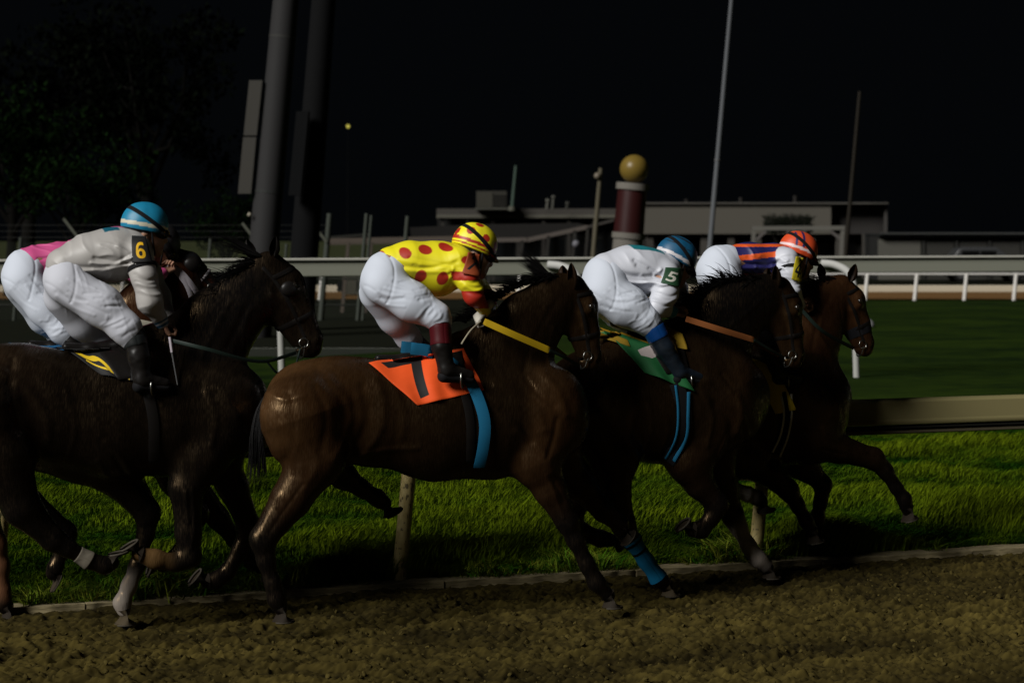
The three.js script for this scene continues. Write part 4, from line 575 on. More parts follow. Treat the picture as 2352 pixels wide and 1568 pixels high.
function jockey(fr, d) {
  const g = thing('person', V(0, 0, 0), d.label, 'jockey'); fr.place(g);
  const ch = (pts, o = {}) => chainBones(fr, { pts, ks: 1, sm: 0.045, ...o });
  const L = (pts, ls) => pts.map((p, i) => [p[0], p[1], p[2], Array.isArray(ls) ? ls[i] : ls]);
  const pel = ch(d.pelvis, { ks: 0.84, sm: 0.06, tag: 1 }), tor = ch(d.torso, { ks: 0.8, sm: 0.07, tag: 2 });
  const nT = ch(L(d.nThigh, [0.1, 0.17, 0.225, 0.23]), { ks: 1.05, sm: 0.05, tag: 1 }), fT = ch(L(d.fThigh, [-0.1, -0.17, -0.225, -0.23]), { ks: 1.05, sm: 0.05, tag: 1 });
  const nA = ch(L(d.nArm, d.nArmL ?? [0.15, 0.2, 0.21, 0.13]), { sm: 0.04, tag: 3 }), fA = ch(L(d.fArm, [-0.15, -0.2, -0.21, -0.13]), { sm: 0.04, tag: 3 });
  const nB = ch(L(d.nBoot, d.nBootL ?? [0.235, 0.27, 0.285, 0.28]), { sm: 0.025, tag: 4 }), fB = ch(L(d.fBoot, [-0.235, -0.27, -0.285, -0.28]), { sm: 0.025, tag: 4 });
  const hp = fr.at(d.head[0], d.head[1], 0), s0 = tor[tor.length - 1].b;
  const rot = new THREE.Matrix4().makeRotationZ(-d.head[2] * Math.PI / 180), place = new THREE.Matrix4().makeTranslation(hp.x, hp.y, hp.z).multiply(rot);
  if (d.head[3]) place.multiply(new THREE.Matrix4().makeRotationY(d.head[3] * Math.PI / 180));
  const hs = d.headScale ?? 1.1; place.multiply(new THREE.Matrix4().makeScale(hs, hs, hs));
  const H = (x, y, z = 0) => V(x, y, z).applyMatrix4(place);
  const thin = a => a.map(q => ({ ...q, ra: q.ra * 0.84, rb: q.rb * 0.84 }));
  const neck = bone(s0.clone(), H(-0.05, -0.1), 0.06, 0.058, 1, 0.05);
  // body: one continuous figure, hands and head joined on
  const skinB = [...thin([...pel, ...tor, ...nT, ...fT, ...nB, ...fB, ...nA, ...fA]), neck];
  const skin = paint(body(skinB, 0.014), [0.30, 0.155, 0.095]), hands = [];
  for (const [A, s, dirp] of [[nA, 1, d.nHand], [fA, -1, d.fHand]]) {
    const w = A[A.length - 1].b, tgt = fr.at(dirp[0], dirp[1], w.z - 0.05 * s), x = tgt.clone().sub(w).normalize(), zz = V(-0.15, 0.3, -s).normalize(), y0 = zz.clone().cross(x).normalize(), z = x.clone().cross(y0);
    if (y0.y < 0 && false) y0.negate();
    const m = new THREE.Matrix4().makeBasis(x, y0, z); m.setPosition(w.clone().addScaledVector(x, -0.005)); const hg = handGeo.clone().applyMatrix4(m); hands.push(paint(hg, d.handCol ?? [0.30, 0.155, 0.095])); }
  const fullBody = mergeGeometries([skin, headGeo.clone().applyMatrix4(place), ...hands]);
  part('body', fullBody, skinMat, g);
  // clothing
  const pB = [...pel, ...nT, ...fT], pc = d.pantsCol ?? [0.49, 0.525, 0.595], cr1 = crease(0.0022, 26, 4, d.pantRot ?? 0.4, d.seed ?? 1);
  const kneeCut = [nT[nT.length - 1], fT[fT.length - 1]];
  const fold = []; { // seams and folds of the breeches, in pixels of the near side
    seed = 100 + (d.seed ?? 1); const h0 = d.nThigh[0], k0 = d.nThigh[2], ax = k0[0] - h0[0], ay = k0[1] - h0[1], L0 = Math.hypot(ax, ay), ex = ax / L0, ey = ay / L0, nx = ey, ny = -ex, r0 = h0[2];
    const P2 = (t, w) => [h0[0] + ax * t + nx * w * r0, h0[1] + ay * t + ny * w * r0], add = (pts, amp, w) => fold.push({ pts: resample(pts, 10).map(p => fr.at(p.x, p.y, 0.2)), amp, w });
    for (let i = 0; i < 9; i++) { const w0 = -0.75 + i * 0.16, sp = rr(-0.1, 0.35), t0 = rr(-0.1, 0.12), t1 = t0 + rr(0.25, 0.6); add([P2(t0, w0), P2((t0 + t1) / 2, w0 + sp * 0.7), P2(t1, w0 + sp + 0.25)], rr(0.0018, 0.0038) * (i % 2 ? -1 : 1), rr(0.009, 0.014)); }
    for (let i = 0; i < 8; i++) { const t = 0.66 + i * 0.047, s0 = rr(-0.62, -0.2), s1 = s0 + rr(0.4, 0.8); add([P2(t + rr(-0.04, 0.04), s0), P2(t + 0.03, (s0 + s1) / 2), P2(t + rr(-0.05, 0.08), s1)], rr(0.0015, 0.0032) * (i % 2 ? -1 : 1), rr(0.008, 0.012)); }
    for (let i = 0; i < 6; i++) { const t = rr(0.15, 0.6), s0 = rr(0.1, 0.5); add([P2(t, s0), P2(t + 0.1, s0 + 0.28), P2(t + 0.16, s0 + 0.42)], rr(-0.0035, -0.002), 0.009); }
    const p0 = d.pelvis[0], p2 = d.pelvis[2]; add([[p2[0] - 6, p2[1] - 30], [p2[0] + 2, p2[1] + 2], [h0[0] + 14, h0[1] + 8], [h0[0] + 6, h0[1] + 40]], -0.0042, 0.008); add([[p0[0] - 44, p0[1] - 2], [p0[0] - 18, p0[1] + 14], [h0[0] + 6, h0[1] + 38]], -0.003, 0.008); }
  const sfold = []; { const t0 = d.torso, sh = d.nArm[0], a0 = d.nArm[1]; for (let i = 0; i < 10; i++) { const q = t0[i % 3], k = rr(-0.5, 0.75); sfold.push({ pts: resample([[sh[0] - rr(8, 26), sh[1] + rr(-4, 26)], [(sh[0] + q[0]) / 2 + rr(-8, 8), (sh[1] + q[1]) / 2 + k * q[2] * 0.6 + rr(4, 14)], [q[0] + rr(0, 30), q[1] + k * q[2] * 0.8]], 12).map(p => fr.at(p.x, p.y, 0.15)), amp: rr(0.003, 0.0075) * (i % 2 ? -1 : 1) * (d.foldAmp ?? 1), w: rr(0.010, 0.017) }); }
    for (let i = 0; i < 6; i++) { const t = rr(0.05, 0.9), x = mix(a0[0], d.nArm[2][0], t), y = mix(a0[1], d.nArm[2][1], t), r = a0[2]; sfold.push({ pts: resample([[x - r * 0.9, y - rr(0, 10)], [x, y + 4], [x + r * 0.9, y - rr(-6, 8)]], 8).map(p => fr.at(p.x, p.y, 0.2)), amp: rr(0.003, 0.006) * (i % 2 ? -1 : 1), w: rr(0.009, 0.013) }); } }
  part('breeches', body(pB, 0.0062, { ridges: fold, disp: (x, y, z) => cr1(x, y, z), color: (x, y, z) => d.pantsFn ? d.pantsFn(x, y, z, pc) : pc }), clothMat, g);
  const sB = [...tor, ...nA, ...fA], cr2 = crease(d.silkAmp ?? 0.009, 15, 4, d.silkRot ?? 0.9, (d.seed ?? 1) + 5, 2.1);
  part('silks', body(sB, 0.0062, { ridges: sfold, disp: (x, y, z) => cr2(x, y, z), color: (x, y, z, nx, ny, nz) => { const [q, t] = nearest(sB, x, y, z); return d.silk(x, y, z, q, t, [nx, ny, nz]); } }), satinMat, g);
  for (const b of [nB, fB]) { const bo = part('boot', body(b, 0.008, { disp: (x, y, z) => 0.002 * noise3(x * 30, y * 50, z * 30) }), d.bootMat, g);
    if (d.bootTop) { const q = b[0], c0 = q.a.clone().lerp(q.b, 0.15), c1 = q.a.clone().lerp(q.b, d.bootTopLen ?? 0.55); part('boot_cuff', sleeve(b, between(c0, c1, 5), c1.clone().sub(c0), V(0, 0, 1), 0.004, 0.005, { out: 0.14 }), d.bootTop, bo); }
    const ft = b[b.length - 1]; const so = bone(ft.a.clone().add(V(-0.02, -ft.ra * 0.75, 0)), ft.b.clone().add(V(0.01, -ft.rb * 0.75, 0)), ft.ra * 0.8, ft.rb * 0.8, 0.9, 0.01); const sg = body([so], 0.008); sg.scale(1, 1, 1); part('boot_sole', sg, M.blackCloth, bo); }
  // helmet and its silk cover
  const hel = [bone(V(-0.012, 0.052, 0), V(0.004, 0.052, 0), 0.124, 0.124, 1.12, 0.02)], hc = (x, y, z) => Math.max(-(y - 0.012 + 0.12 * x), -9);
  const hg = body(hel, 0.0055, { cut: hc, disp: (x, y, z) => 0.0012 * noise3(x * 24, y * 24, z * 24), color: d.helmet }); hg.applyMatrix4(place);
  const hm = part('helmet', hg, satinMat, g);
  const pk = new THREE.CylinderGeometry(0.128, 0.136, 0.01, 28, 1, false, 0.35, Math.PI - 0.7); pk.scale(1, 1, 0.92); pk.rotateZ(-0.2); pk.translate(0.024, 0.02, 0); pk.applyMatrix4(place); part('helmet_peak', pk, d.peakMat ?? M.blackCloth, hm);
  const helL = hel.map(q => ({ ...q })), st = sleeve(helL, [V(-0.01, 0.07, 0).add(V(0, 0, 0)), V(0.002, 0.09, 0)].map((c, i) => c.add(V(0, 0, 0))), V(0.52, 0.85, 0), V(1, -0.6, 0), 0.003, 0.004, { n: 44, out: 0.3 }); st.applyMatrix4(place); part('goggle_strap', st, M.blackCloth, hm);
  const cs = tube([V(0.02, 0.02, 0.098), V(0.035, -0.05, 0.085), V(0.06, -0.108, 0.03), V(0.06, -0.108, -0.03), V(0.035, -0.05, -0.085), V(0.02, 0.02, -0.098)], 0.006, 30, 6); cs.applyMatrix4(place); part('chin_strap', cs, M.blackCloth, hm);
  const gg = body([bone(V(0.098, 0.006, -0.042), V(0.098, 0.006, 0.042), 0.03, 0.03, 1, 0.02), bone(V(0.07, 0.006, -0.066), V(0.07, 0.006, 0.066), 0.022, 0.022, 1, 0.02)], 0.006).applyMatrix4(place); const go = part('goggles', gg, M.leather, g);
  const ln = body([bone(V(0.112, 0.008, -0.038), V(0.112, 0.008, 0.038), 0.022, 0.022, 1.3, 0.01), bone(V(0.09, 0.008, -0.062), V(0.09, 0.008, 0.062), 0.018, 0.018, 1, 0.01)], 0.005).applyMatrix4(place); part('lens', ln, d.lens ?? std(0.35, 0.3, 0.05, 0.12), go);
  return { g, pB, sB, nA, fA, nB, fB, tor, H, place };
}
// ---------------------------------------------------------------- the field: five horses and riders
const under = (x, q) => new Frame(new Frame(0, q).at(x, 1380).x, q);
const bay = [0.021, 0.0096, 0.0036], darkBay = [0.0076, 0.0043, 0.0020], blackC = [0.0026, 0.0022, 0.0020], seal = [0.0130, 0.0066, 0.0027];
const sockW = [0.25, 0.215, 0.18];

// ---- horse 7 (nearest, orange cloth)
const f7 = under(960, 1.4);
const h7 = horse(f7, { label: 'bay racehorse nearest the camera wearing the orange saddle cloth and blue overgirth', coat: bay, dark: blackC,
  torso: { pts: [[702, 925, 96, 0, [0.046, 0.022, 0.008]], [770, 935, 110], [850, 948, 116, 0, seal], [1000, 962, 138, 0, darkBay], [1130, 955, 142, 0, darkBay], [1225, 945, 112, 0, seal], [1275, 945, 84, 0, seal]] },  // paler croup: light on the rump painted into the coat colour
  extra: [{ pts: [[652, 945, 46, 0.13, [0.09, 0.045, 0.017]], [678, 1010, 60, 0.13]], ks: 1.1, sm: 0.08, l: 0.13 }, { pts: [[652, 945, 46, -0.13], [678, 1010, 60, -0.13]], ks: 1.1, sm: 0.08 }, { pts: [[1060, 800, 40, 0, seal], [1130, 800, 70, 0, seal]], ks: 2.2, sm: 0.12 }, { pts: [[1255, 925, 84, 0.1, seal], [1290, 985, 56, 0.12, seal]], ks: 1.4 }, { pts: [[1255, 925, 84, -0.1, seal], [1290, 985, 56, -0.12, seal]], ks: 1.4 }],  // near buttock paler still: the lit rump is put into the coat
  neck: [[1160, 840, 108], [1215, 748, 76], [1272, 690, 52], [1296, 672, 44]], neckCol: darkBay,
  head: { poll: [1312, 648], muzzle: [1349, 850] }, headCol: seal, ears: [[1317, 662, 1312, 600], [1296, 640, 1292, 606]],
  legs: [
    { pts: [[700, 960, 98], [728, 1050, 62], [668, 1145, 44], [603, 1238, 29], [610, 1285, 20], [626, 1340, 17], [634, 1376, 19], [644, 1396, 17]], l: 0.16, cut: 3 },
    { pts: [[700, 970, 92], [738, 1045, 50], [788, 1092, 30], [832, 1122, 19], [866, 1143, 18], [884, 1156, 16]], l: -0.16, cut: 2, sole: -62 },
    { pts: [[1262, 950, 88], [1232, 1055, 58], [1262, 1120, 38], [1303, 1197, 26], [1322, 1240, 19], [1348, 1295, 17], [1370, 1338, 19], [1398, 1368, 16]], l: 0.14, cut: 3 },
    { pts: [[1265, 960, 80], [1282, 1050, 50], [1330, 1112, 36], [1388, 1172, 26], [1408, 1190, 19], [1424, 1202, 18], [1428, 1214, 16]], l: -0.14, cut: 3, sole: -40 }],
  ridges: [{ pts: [[868, 868], [880, 930], [868, 1000], [842, 1045]], amp: 0.011, w: 0.03 }, { pts: [[905, 880], [925, 950], [925, 1000]], amp: 0.008, w: 0.028 }, { pts: [[835, 890], [845, 960], [820, 1030]], amp: -0.012, w: 0.03 }, { pts: [[812, 1058], [880, 1036], [960, 1030]], amp: 0.007, w: 0.018 },
    { pts: [[1140, 880], [1185, 905], [1228, 948], [1240, 985]], amp: 0.014, w: 0.035 }, { pts: [[1150, 935], [1190, 965], [1215, 1010]], amp: -0.012, w: 0.03 }, { pts: [[1250, 860], [1275, 900], [1290, 950]], amp: 0.01, w: 0.03 }, { pts: [[1180, 990], [1225, 1020], [1262, 1080]], amp: 0.01, w: 0.03 },
    { pts: [[1300, 690], [1262, 740], [1232, 800], [1212, 850]], amp: -0.008, w: 0.022 }, { pts: [[1270, 720], [1235, 775]], amp: 0.006, w: 0.02 }, { pts: [[620, 905], [650, 915], [690, 905]], amp: 0.008, w: 0.02 }, { pts: [[640, 975], [690, 1010], [720, 1060], [690, 1120]], amp: 0.006, w: 0.025 }, { pts: [[662, 1085], [625, 1160], [600, 1220]], amp: 0.003, w: 0.016 }, { pts: [[660, 905], [668, 980], [655, 1060], [640, 1120]], amp: -0.0045, w: 0.022 }, { pts: [[720, 890], [740, 960], [730, 1030]], amp: -0.007, w: 0.025 }, { pts: [[760, 870], [800, 930], [790, 1010], [760, 1050]], amp: 0.009, w: 0.03 }, { pts: [[1270, 960], [1262, 1010], [1248, 1050]], amp: -0.009, w: 0.018 }, { pts: [[1210, 870], [1228, 900], [1262, 930]], amp: -0.008, w: 0.018 }, { pts: [[1250, 1090], [1280, 1150], [1296, 1190]], amp: 0.006, w: 0.012 }, { pts: [[1270, 1105], [1296, 1150]], amp: -0.006, w: 0.009 }, { pts: [[690, 1110], [650, 1170], [618, 1222]], amp: -0.006, w: 0.011 }, { pts: [[612, 1260], [628, 1330]], amp: -0.004, w: 0.007 }, { pts: [[1290, 755], [1280, 800], [1275, 840]], amp: 0.007, w: 0.016 }, { pts: [[1325, 700], [1330, 760], [1336, 810]], amp: -0.005, w: 0.012 }],
  crest: [[1070, 728], [1120, 694], [1171, 660], [1244, 632], [1288, 630]], maneLen: 0.75, maneUp: 0.9, maneN: 480,
  wisps: [{ pts: [[1282, 636], [1258, 634], [1240, 622], [1218, 600], [1204, 588]], n: 110, spread: 11 }, { pts: [[1200, 652], [1180, 648], [1150, 656]], n: 12, spread: 8 }],
  tail: [[614, 905], [596, 945], [588, 1000], [590, 1060], [588, 1110]], bridle: { nose: M.leather } });

// ---- horse 5 (green cloth)
const f5 = under(1500, 0.86);
const h5 = horse(f5, { label: 'dark brown racehorse with the green saddle cloth galloping between the other two leaders', coat: seal, dark: blackC,
  torso: { pts: [[1345, 912, 104, 0, seal], [1420, 905, 128], [1500, 910, 148, 0, darkBay], [1580, 910, 150, 0, darkBay], [1650, 910, 112], [1690, 915, 84]] },
  extra: [{ pts: [[1540, 775, 34], [1610, 790, 64]], ks: 2.2, sm: 0.12 }, { pts: [[1660, 905, 84, 0.1], [1690, 965, 52, 0.12]], ks: 1.4 }, { pts: [[1660, 905, 84, -0.1], [1690, 965, 52, -0.12]], ks: 1.4 }],
  neck: [[1610, 820, 106], [1675, 730, 80], [1735, 690, 54], [1765, 675, 44]], neckCol: blackC,
  head: { poll: [1788, 652], muzzle: [1817, 846] }, headCol: seal, ears: [[1786, 658, 1782, 606], [1762, 646, 1764, 612]],
  legs: [
    { pts: [[1365, 950, 92], [1412, 1045, 58], [1410, 1125, 38], [1432, 1205, 27], [1450, 1238, 19], [1484, 1288, 16], [1514, 1330, 18], [1532, 1344, 16]], l: 0.15, cut: 3, wrap: [4, 0.0, 5, 0.95, std(0.010, 0.17, 0.34, 0.75)], wrapTape: [0.08, 0.3], wrapLabel: 'blue leg wrap with dark tape', paleHoof: true },
    { pts: [[1365, 960, 88], [1395, 1050, 50], [1330, 1130, 34], [1310, 1200, 26], [1345, 1225, 18], [1380, 1236, 18], [1402, 1240, 16]], l: -0.15, cut: 3, sole: -20 },
    { pts: [[1655, 930, 84], [1585, 1060, 50], [1606, 1108, 34], [1648, 1158, 25], [1634, 1190, 17], [1612, 1216, 18], [1590, 1216, 16]], l: 0.14, cut: 3, sole: 130 },
    { pts: [[1660, 940, 80], [1640, 1045, 48], [1662, 1118, 34], [1684, 1185, 25], [1696, 1210, 19, sockW], [1720, 1254, 17, sockW], [1742, 1284, 19, sockW], [1764, 1304, 16]], l: -0.14, cut: 3 }],
  ridges: [{ pts: [[1608, 870], [1660, 885], [1690, 930], [1690, 990]], amp: 0.013, w: 0.03 }, { pts: [[1630, 925], [1665, 960], [1668, 1010]], amp: -0.012, w: 0.03 }, { pts: [[1430, 860], [1450, 930], [1435, 1010]], amp: 0.01, w: 0.03 }, { pts: [[1700, 960], [1720, 1000]], amp: 0.008, w: 0.02 }, { pts: [[1770, 690], [1720, 730], [1670, 765]], amp: 0.007, w: 0.018 }, { pts: [[1730, 720], [1740, 770], [1735, 800]], amp: 0.008, w: 0.02 }, { pts: [[1470, 900], [1490, 970], [1484, 1040]], amp: 0.005, w: 0.016 }, { pts: [[1512, 930], [1526, 990], [1520, 1040]], amp: 0.004, w: 0.016 }, { pts: [[1600, 900], [1622, 950], [1618, 1020]], amp: 0.009, w: 0.022 }, { pts: [[1650, 860], [1676, 900]], amp: -0.008, w: 0.02 }, { pts: [[1664, 1000], [1650, 1050], [1668, 1110]], amp: 0.007, w: 0.014 }, { pts: [[1780, 700], [1790, 760], [1800, 810]], amp: -0.005, w: 0.012 }, { pts: [[1752, 745], [1746, 780], [1762, 810]], amp: 0.006, w: 0.014 }, { pts: [[1395, 870], [1402, 930], [1380, 1000]], amp: -0.008, w: 0.025 }],
  tail: [[1248, 860], [1240, 910], [1240, 980], [1246, 1050]], crest: [[1560, 735], [1600, 688], [1651, 648], [1699, 640], [1760, 640]], maneLen: 0.95, maneUp: 1.6, maneN: 620,
  wisps: [{ pts: [[1640, 662], [1622, 668], [1604, 664], [1590, 652]], n: 20, spread: 10 }, { pts: [[1672, 648], [1664, 636], [1652, 624]], n: 16, spread: 12 }] , bridle: {} });

// ---- horse 4 (leader, yellow cloth)
const f4 = under(1800, 0.28);
const h4 = horse(f4, { label: 'bay racehorse in the lead with pricked ears and white edged girth', coat: [0.0145, 0.0070, 0.0029], dark: blackC,
  torso: { pts: [[1600, 915, 98], [1660, 925, 118, 0, darkBay], [1740, 930, 138, 0, darkBay], [1810, 925, 134, 0, darkBay], [1865, 915, 95], [1888, 915, 62]] },
  extra: [{ pts: [[1790, 810, 30], [1840, 810, 54]], ks: 2.2, sm: 0.12 }, { pts: [[1870, 925, 66, 0.1], [1895, 975, 46, 0.12]], ks: 1.4 }, { pts: [[1870, 925, 66, -0.1], [1895, 975, 46, -0.12]], ks: 1.4 }],
  neck: [[1835, 850, 92], [1868, 760, 70], [1898, 700, 50], [1912, 682, 44]], neckCol: [0.022, 0.0095, 0.004],
  head: { poll: [1926, 650], muzzle: [1984, 818], w: 1.24 }, headCol: [0.028, 0.012, 0.005], ears: [[1954, 644, 1966, 603], [1890, 638, 1884, 602]],
  legs: [
    { pts: [[1872, 940, 72], [1862, 1010, 52], [1925, 1030, 32], [2008, 1053, 24], [2034, 1080, 17], [2060, 1120, 14], [2078, 1146, 16], [2084, 1168, 15]], l: 0.14, cut: 4, sole: -75 },
    { pts: [[1872, 950, 70], [1835, 1055, 42], [1858, 1080, 27], [1891, 1113, 20], [1886, 1150, 14], [1878, 1190, 15], [1877, 1210, 14]], l: -0.14, cut: 3, sole: -110 },
    { pts: [[1620, 950, 86], [1700, 1050, 48], [1762, 1082, 32], [1812, 1126, 23], [1832, 1158, 16], [1852, 1196, 15], [1866, 1220, 14]], l: 0.14, cut: 2, sole: -80 },
    { pts: [[1620, 960, 86], [1620, 1060, 44], [1650, 1105, 30], [1676, 1122, 19, sockW], [1722, 1136, 15, sockW], [1742, 1144, 16], [1750, 1152, 15]], l: -0.14, cut: 3, sole: -75, wrap: [3, 0.1, 3, 0.98, std(0.3, 0.27, 0.24, 0.8)], wrapLabel: 'pale bandage on the hind leg' }],
  ridges: [{ pts: [[1855, 870], [1890, 900], [1900, 950]], amp: 0.011, w: 0.03 }, { pts: [[1840, 930], [1870, 970], [1880, 1010]], amp: -0.01, w: 0.028 }, { pts: [[1930, 680], [1900, 730], [1880, 800]], amp: -0.008, w: 0.02 }, { pts: [[1882, 880], [1912, 920], [1920, 960]], amp: 0.009, w: 0.02 }, { pts: [[1750, 930], [1770, 990], [1765, 1050]], amp: 0.005, w: 0.016 }, { pts: [[1870, 990], [1920, 1012], [1990, 1040]], amp: 0.006, w: 0.012 }, { pts: [[1880, 1030], [1940, 1044]], amp: -0.005, w: 0.010 }, { pts: [[1950, 700], [1962, 750], [1972, 795]], amp: -0.005, w: 0.012 }, { pts: [[1905, 730], [1900, 770], [1915, 795]], amp: 0.006, w: 0.015 }],
  tail: [[1508, 860], [1500, 910], [1502, 980], [1508, 1040]], crest: [[1812, 735], [1840, 690], [1868, 655], [1890, 640], [1912, 636]], maneLen: 0.8, maneUp: 1.3, maneN: 300,
  wisps: [{ pts: [[1868, 690], [1862, 672], [1852, 650]], n: 16, spread: 8 }, { pts: [[1920, 640], [1905, 646], [1896, 662]], n: 26, spread: 10 }], bridle: { shadow: std(0.010, 0.010, 0.012, 0.95) } });

// ---- horse 6 (dark, black cloth with yellow)
const f6 = under(230, 0.92);
const h6 = horse(f6, { label: 'near black racehorse with a hooded head galloping at the left edge', coat: [0.0046, 0.0032, 0.0021], dark: blackC,
  torso: { pts: [[-40, 905, 108, 0, [0.013, 0.0072, 0.0034]], [30, 915, 120, 0, [0.009, 0.0055, 0.0033]], [120, 935, 124], [260, 950, 142], [390, 945, 144], [490, 935, 112], [540, 930, 82]] },
  extra: [{ pts: [[320, 790, 40], [395, 800, 70]], ks: 2.2, sm: 0.12 }, { pts: [[-86, 930, 50, 0.13], [-60, 1000, 62, 0.13]], ks: 1.1, sm: 0.08 }, { pts: [[520, 915, 80, 0.1], [550, 985, 54, 0.12]], ks: 1.4 }, { pts: [[520, 915, 80, -0.1], [550, 985, 54, -0.12]], ks: 1.4 }],
  neck: [[430, 840, 112], [500, 750, 86], [560, 690, 66], [598, 650, 54]], neckCol: [0.004, 0.0035, 0.0034],
  head: { poll: [606, 604], muzzle: [708, 822], w: 1.24 }, headCol: [0.0060, 0.0040, 0.0026], ears: [[628, 588, 633, 538], [580, 590, 566, 546]], cups: true,
  legs: [
    { pts: [[515, 945, 86], [462, 1050, 58], [426, 1120, 38], [432, 1222, 28], [434, 1278, 25], [404, 1292, 18], [356, 1284, 20, [0.08, 0.045, 0.017]], [318, 1272, 17, [0.08, 0.045, 0.017]]], l: 0.14, cut: 2, sole: 120 },
    { pts: [[515, 955, 84], [500, 1045, 52], [535, 1120, 34], [572, 1212, 26], [552, 1262, 18], [522, 1312, 17], [496, 1332, 18], [474, 1334, 16]], l: -0.14, cut: 2, sole: 140 },
    { pts: [[-40, 950, 98], [5, 1050, 66], [50, 1165, 42], [120, 1238, 26], [150, 1256, 19], [205, 1288, 17], [238, 1298, 18], [258, 1292, 16]], l: 0.16, cut: 2, sole: 100, wrap: [4, 0.5, 4, 1.0, std(0.12, 0.105, 0.08, 0.8)], wrapLabel: 'grey brown bandage on the near hind leg' },
    { pts: [[-20, 960, 96], [180, 1040, 66], [272, 1090, 52], [338, 1178, 29], [334, 1225, 19], [312, 1300, 17], [296, 1345, 17, sockW], [280, 1384, 19, sockW], [284, 1402, 16, sockW]], l: -0.12, cut: 2, paleHoof: true }],
  ridges: [{ pts: [[0, 850], [60, 890], [100, 950], [110, 1010]], amp: 0.012, w: 0.03 }, { pts: [[-10, 980], [40, 1010], [80, 1060]], amp: 0.012, w: 0.035 }, { pts: [[240, 1015], [285, 1060], [330, 1130]], amp: 0.012, w: 0.018 }, { pts: [[225, 1060], [262, 1110], [300, 1150]], amp: 0.008, w: 0.015 }, { pts: [[440, 870], [500, 890], [540, 950]], amp: 0.012, w: 0.03 }, { pts: [[424, 1130], [432, 1200]], amp: 0.008, w: 0.012 }, { pts: [[610, 660], [560, 740], [530, 800]], amp: -0.01, w: 0.022 }, { pts: [[590, 690], [570, 760], [575, 800]], amp: 0.008, w: 0.02 }, { pts: [[30, 830], [20, 900], [40, 980]], amp: -0.010, w: 0.025 }, { pts: [[150, 900], [170, 980], [160, 1050]], amp: 0.006, w: 0.018 }, { pts: [[210, 930], [226, 1000]], amp: 0.005, w: 0.016 }, { pts: [[470, 900], [490, 960], [480, 1020]], amp: 0.010, w: 0.022 }, { pts: [[540, 690], [500, 760], [470, 820]], amp: 0.008, w: 0.018 }, { pts: [[262, 1050], [300, 1100], [336, 1160]], amp: -0.008, w: 0.012 }, { pts: [[640, 700], [660, 760], [680, 800]], amp: -0.005, w: 0.012 }, { pts: [[440, 1120], [446, 1200], [440, 1260]], amp: 0.006, w: 0.010 }],
  tail: [[-146, 880], [-166, 930], [-176, 1000], [-178, 1070]], crest: [[372, 782], [430, 748], [490, 690], [540, 632], [596, 590]], maneLen: 0.85, maneUp: 0.8, maneN: 520,
  wisps: [{ pts: [[560, 612], [530, 616], [505, 634], [480, 632]], n: 18, spread: 10 }, { pts: [[596, 588], [566, 574], [536, 560], [516, 556]], n: 90, spread: 14 }, { pts: [[530, 640], [500, 628], [470, 626]], n: 24, spread: 10 }, { pts: [[545, 640], [515, 650], [488, 648]], n: 10, spread: 6 }], bridle: { nose: M.leather } });

// ---- horse 3 (behind, on the rail, white reins)
const f3 = under(160, 0.26);
const h3 = horse(f3, { label: 'chestnut brown racehorse with white reins half hidden behind the black horse', coat: [0.022, 0.008, 0.0038], dark: blackC,
  torso: { pts: [[-110, 910, 104], [-40, 920, 116], [60, 935, 124], [180, 940, 138], [290, 930, 136], [370, 915, 104], [400, 910, 78]] },
  extra: [{ pts: [[230, 790, 36], [300, 790, 64]], ks: 2.2, sm: 0.12 }],
  neck: [[310, 810, 106], [350, 730, 88], [388, 670, 66], [400, 640, 52]],
  head: { poll: [398, 588], muzzle: [498, 676] }, headCol: [0.028, 0.009, 0.005], ears: [[395, 580, 380, 548], [405, 572, 398, 542]], hood: true,
  legs: [
    { pts: [[380, 930, 80], [372, 1030, 52], [400, 1100, 34], [452, 1180, 25], [430, 1240, 17], [390, 1290, 17], [372, 1300, 15]], l: 0.14, cut: 2, sole: 160 },
    { pts: [[380, 940, 78], [400, 1040, 50], [440, 1110, 34], [500, 1190, 25], [540, 1240, 17], [580, 1290, 17], [600, 1304, 15]], l: -0.14, cut: 2, sole: -60 },
    { pts: [[-110, 950, 94], [-40, 1060, 56], [60, 1160, 38], [150, 1225, 25], [142, 1262, 17], [126, 1304, 17], [120, 1318, 15]], l: 0.15, cut: 2, sole: -28, },
    { pts: [[-110, 960, 92], [-60, 1060, 52], [-40, 1180, 36], [-12, 1250, 26, [0.09, 0.04, 0.02]], [0, 1300, 19, [0.09, 0.04, 0.02]], [6, 1360, 17, [0.09, 0.04, 0.02]], [8, 1385, 19], [14, 1394, 16]], l: -0.15, cut: 3 }],
  tail: [[-212, 870], [-232, 920], [-240, 990], [-240, 1060]], crest: [[270, 742], [320, 690], [360, 635], [390, 600]], maneLen: 0.45, maneN: 50, bridle: { nose: std(0.45, 0.42, 0.44, 0.7) } });
// crossing white reins on the brown horse's neck
for (const [pts, w] of [[[[384, 610], [412, 624], [432, 645], [480, 712]], 12], [[[392, 612], [425, 640], [455, 680], [492, 700]], 10], [[[402, 622], [424, 650], [438, 690], [436, 745]], 12]]) part('rein', strap(f3, h3.B, pts, w, 0.008, 0.004, false, 20, 0.16), std(0.5, 0.46, 0.5, 0.7), h3.br);
part('rein', strap(f3, h3.B, [[310, 738], [340, 744], [380, 752]], 13, 0.01, 0.004, false, 10, 0.3), std(0.32, 0.3, 0.24, 0.7), h3.br);

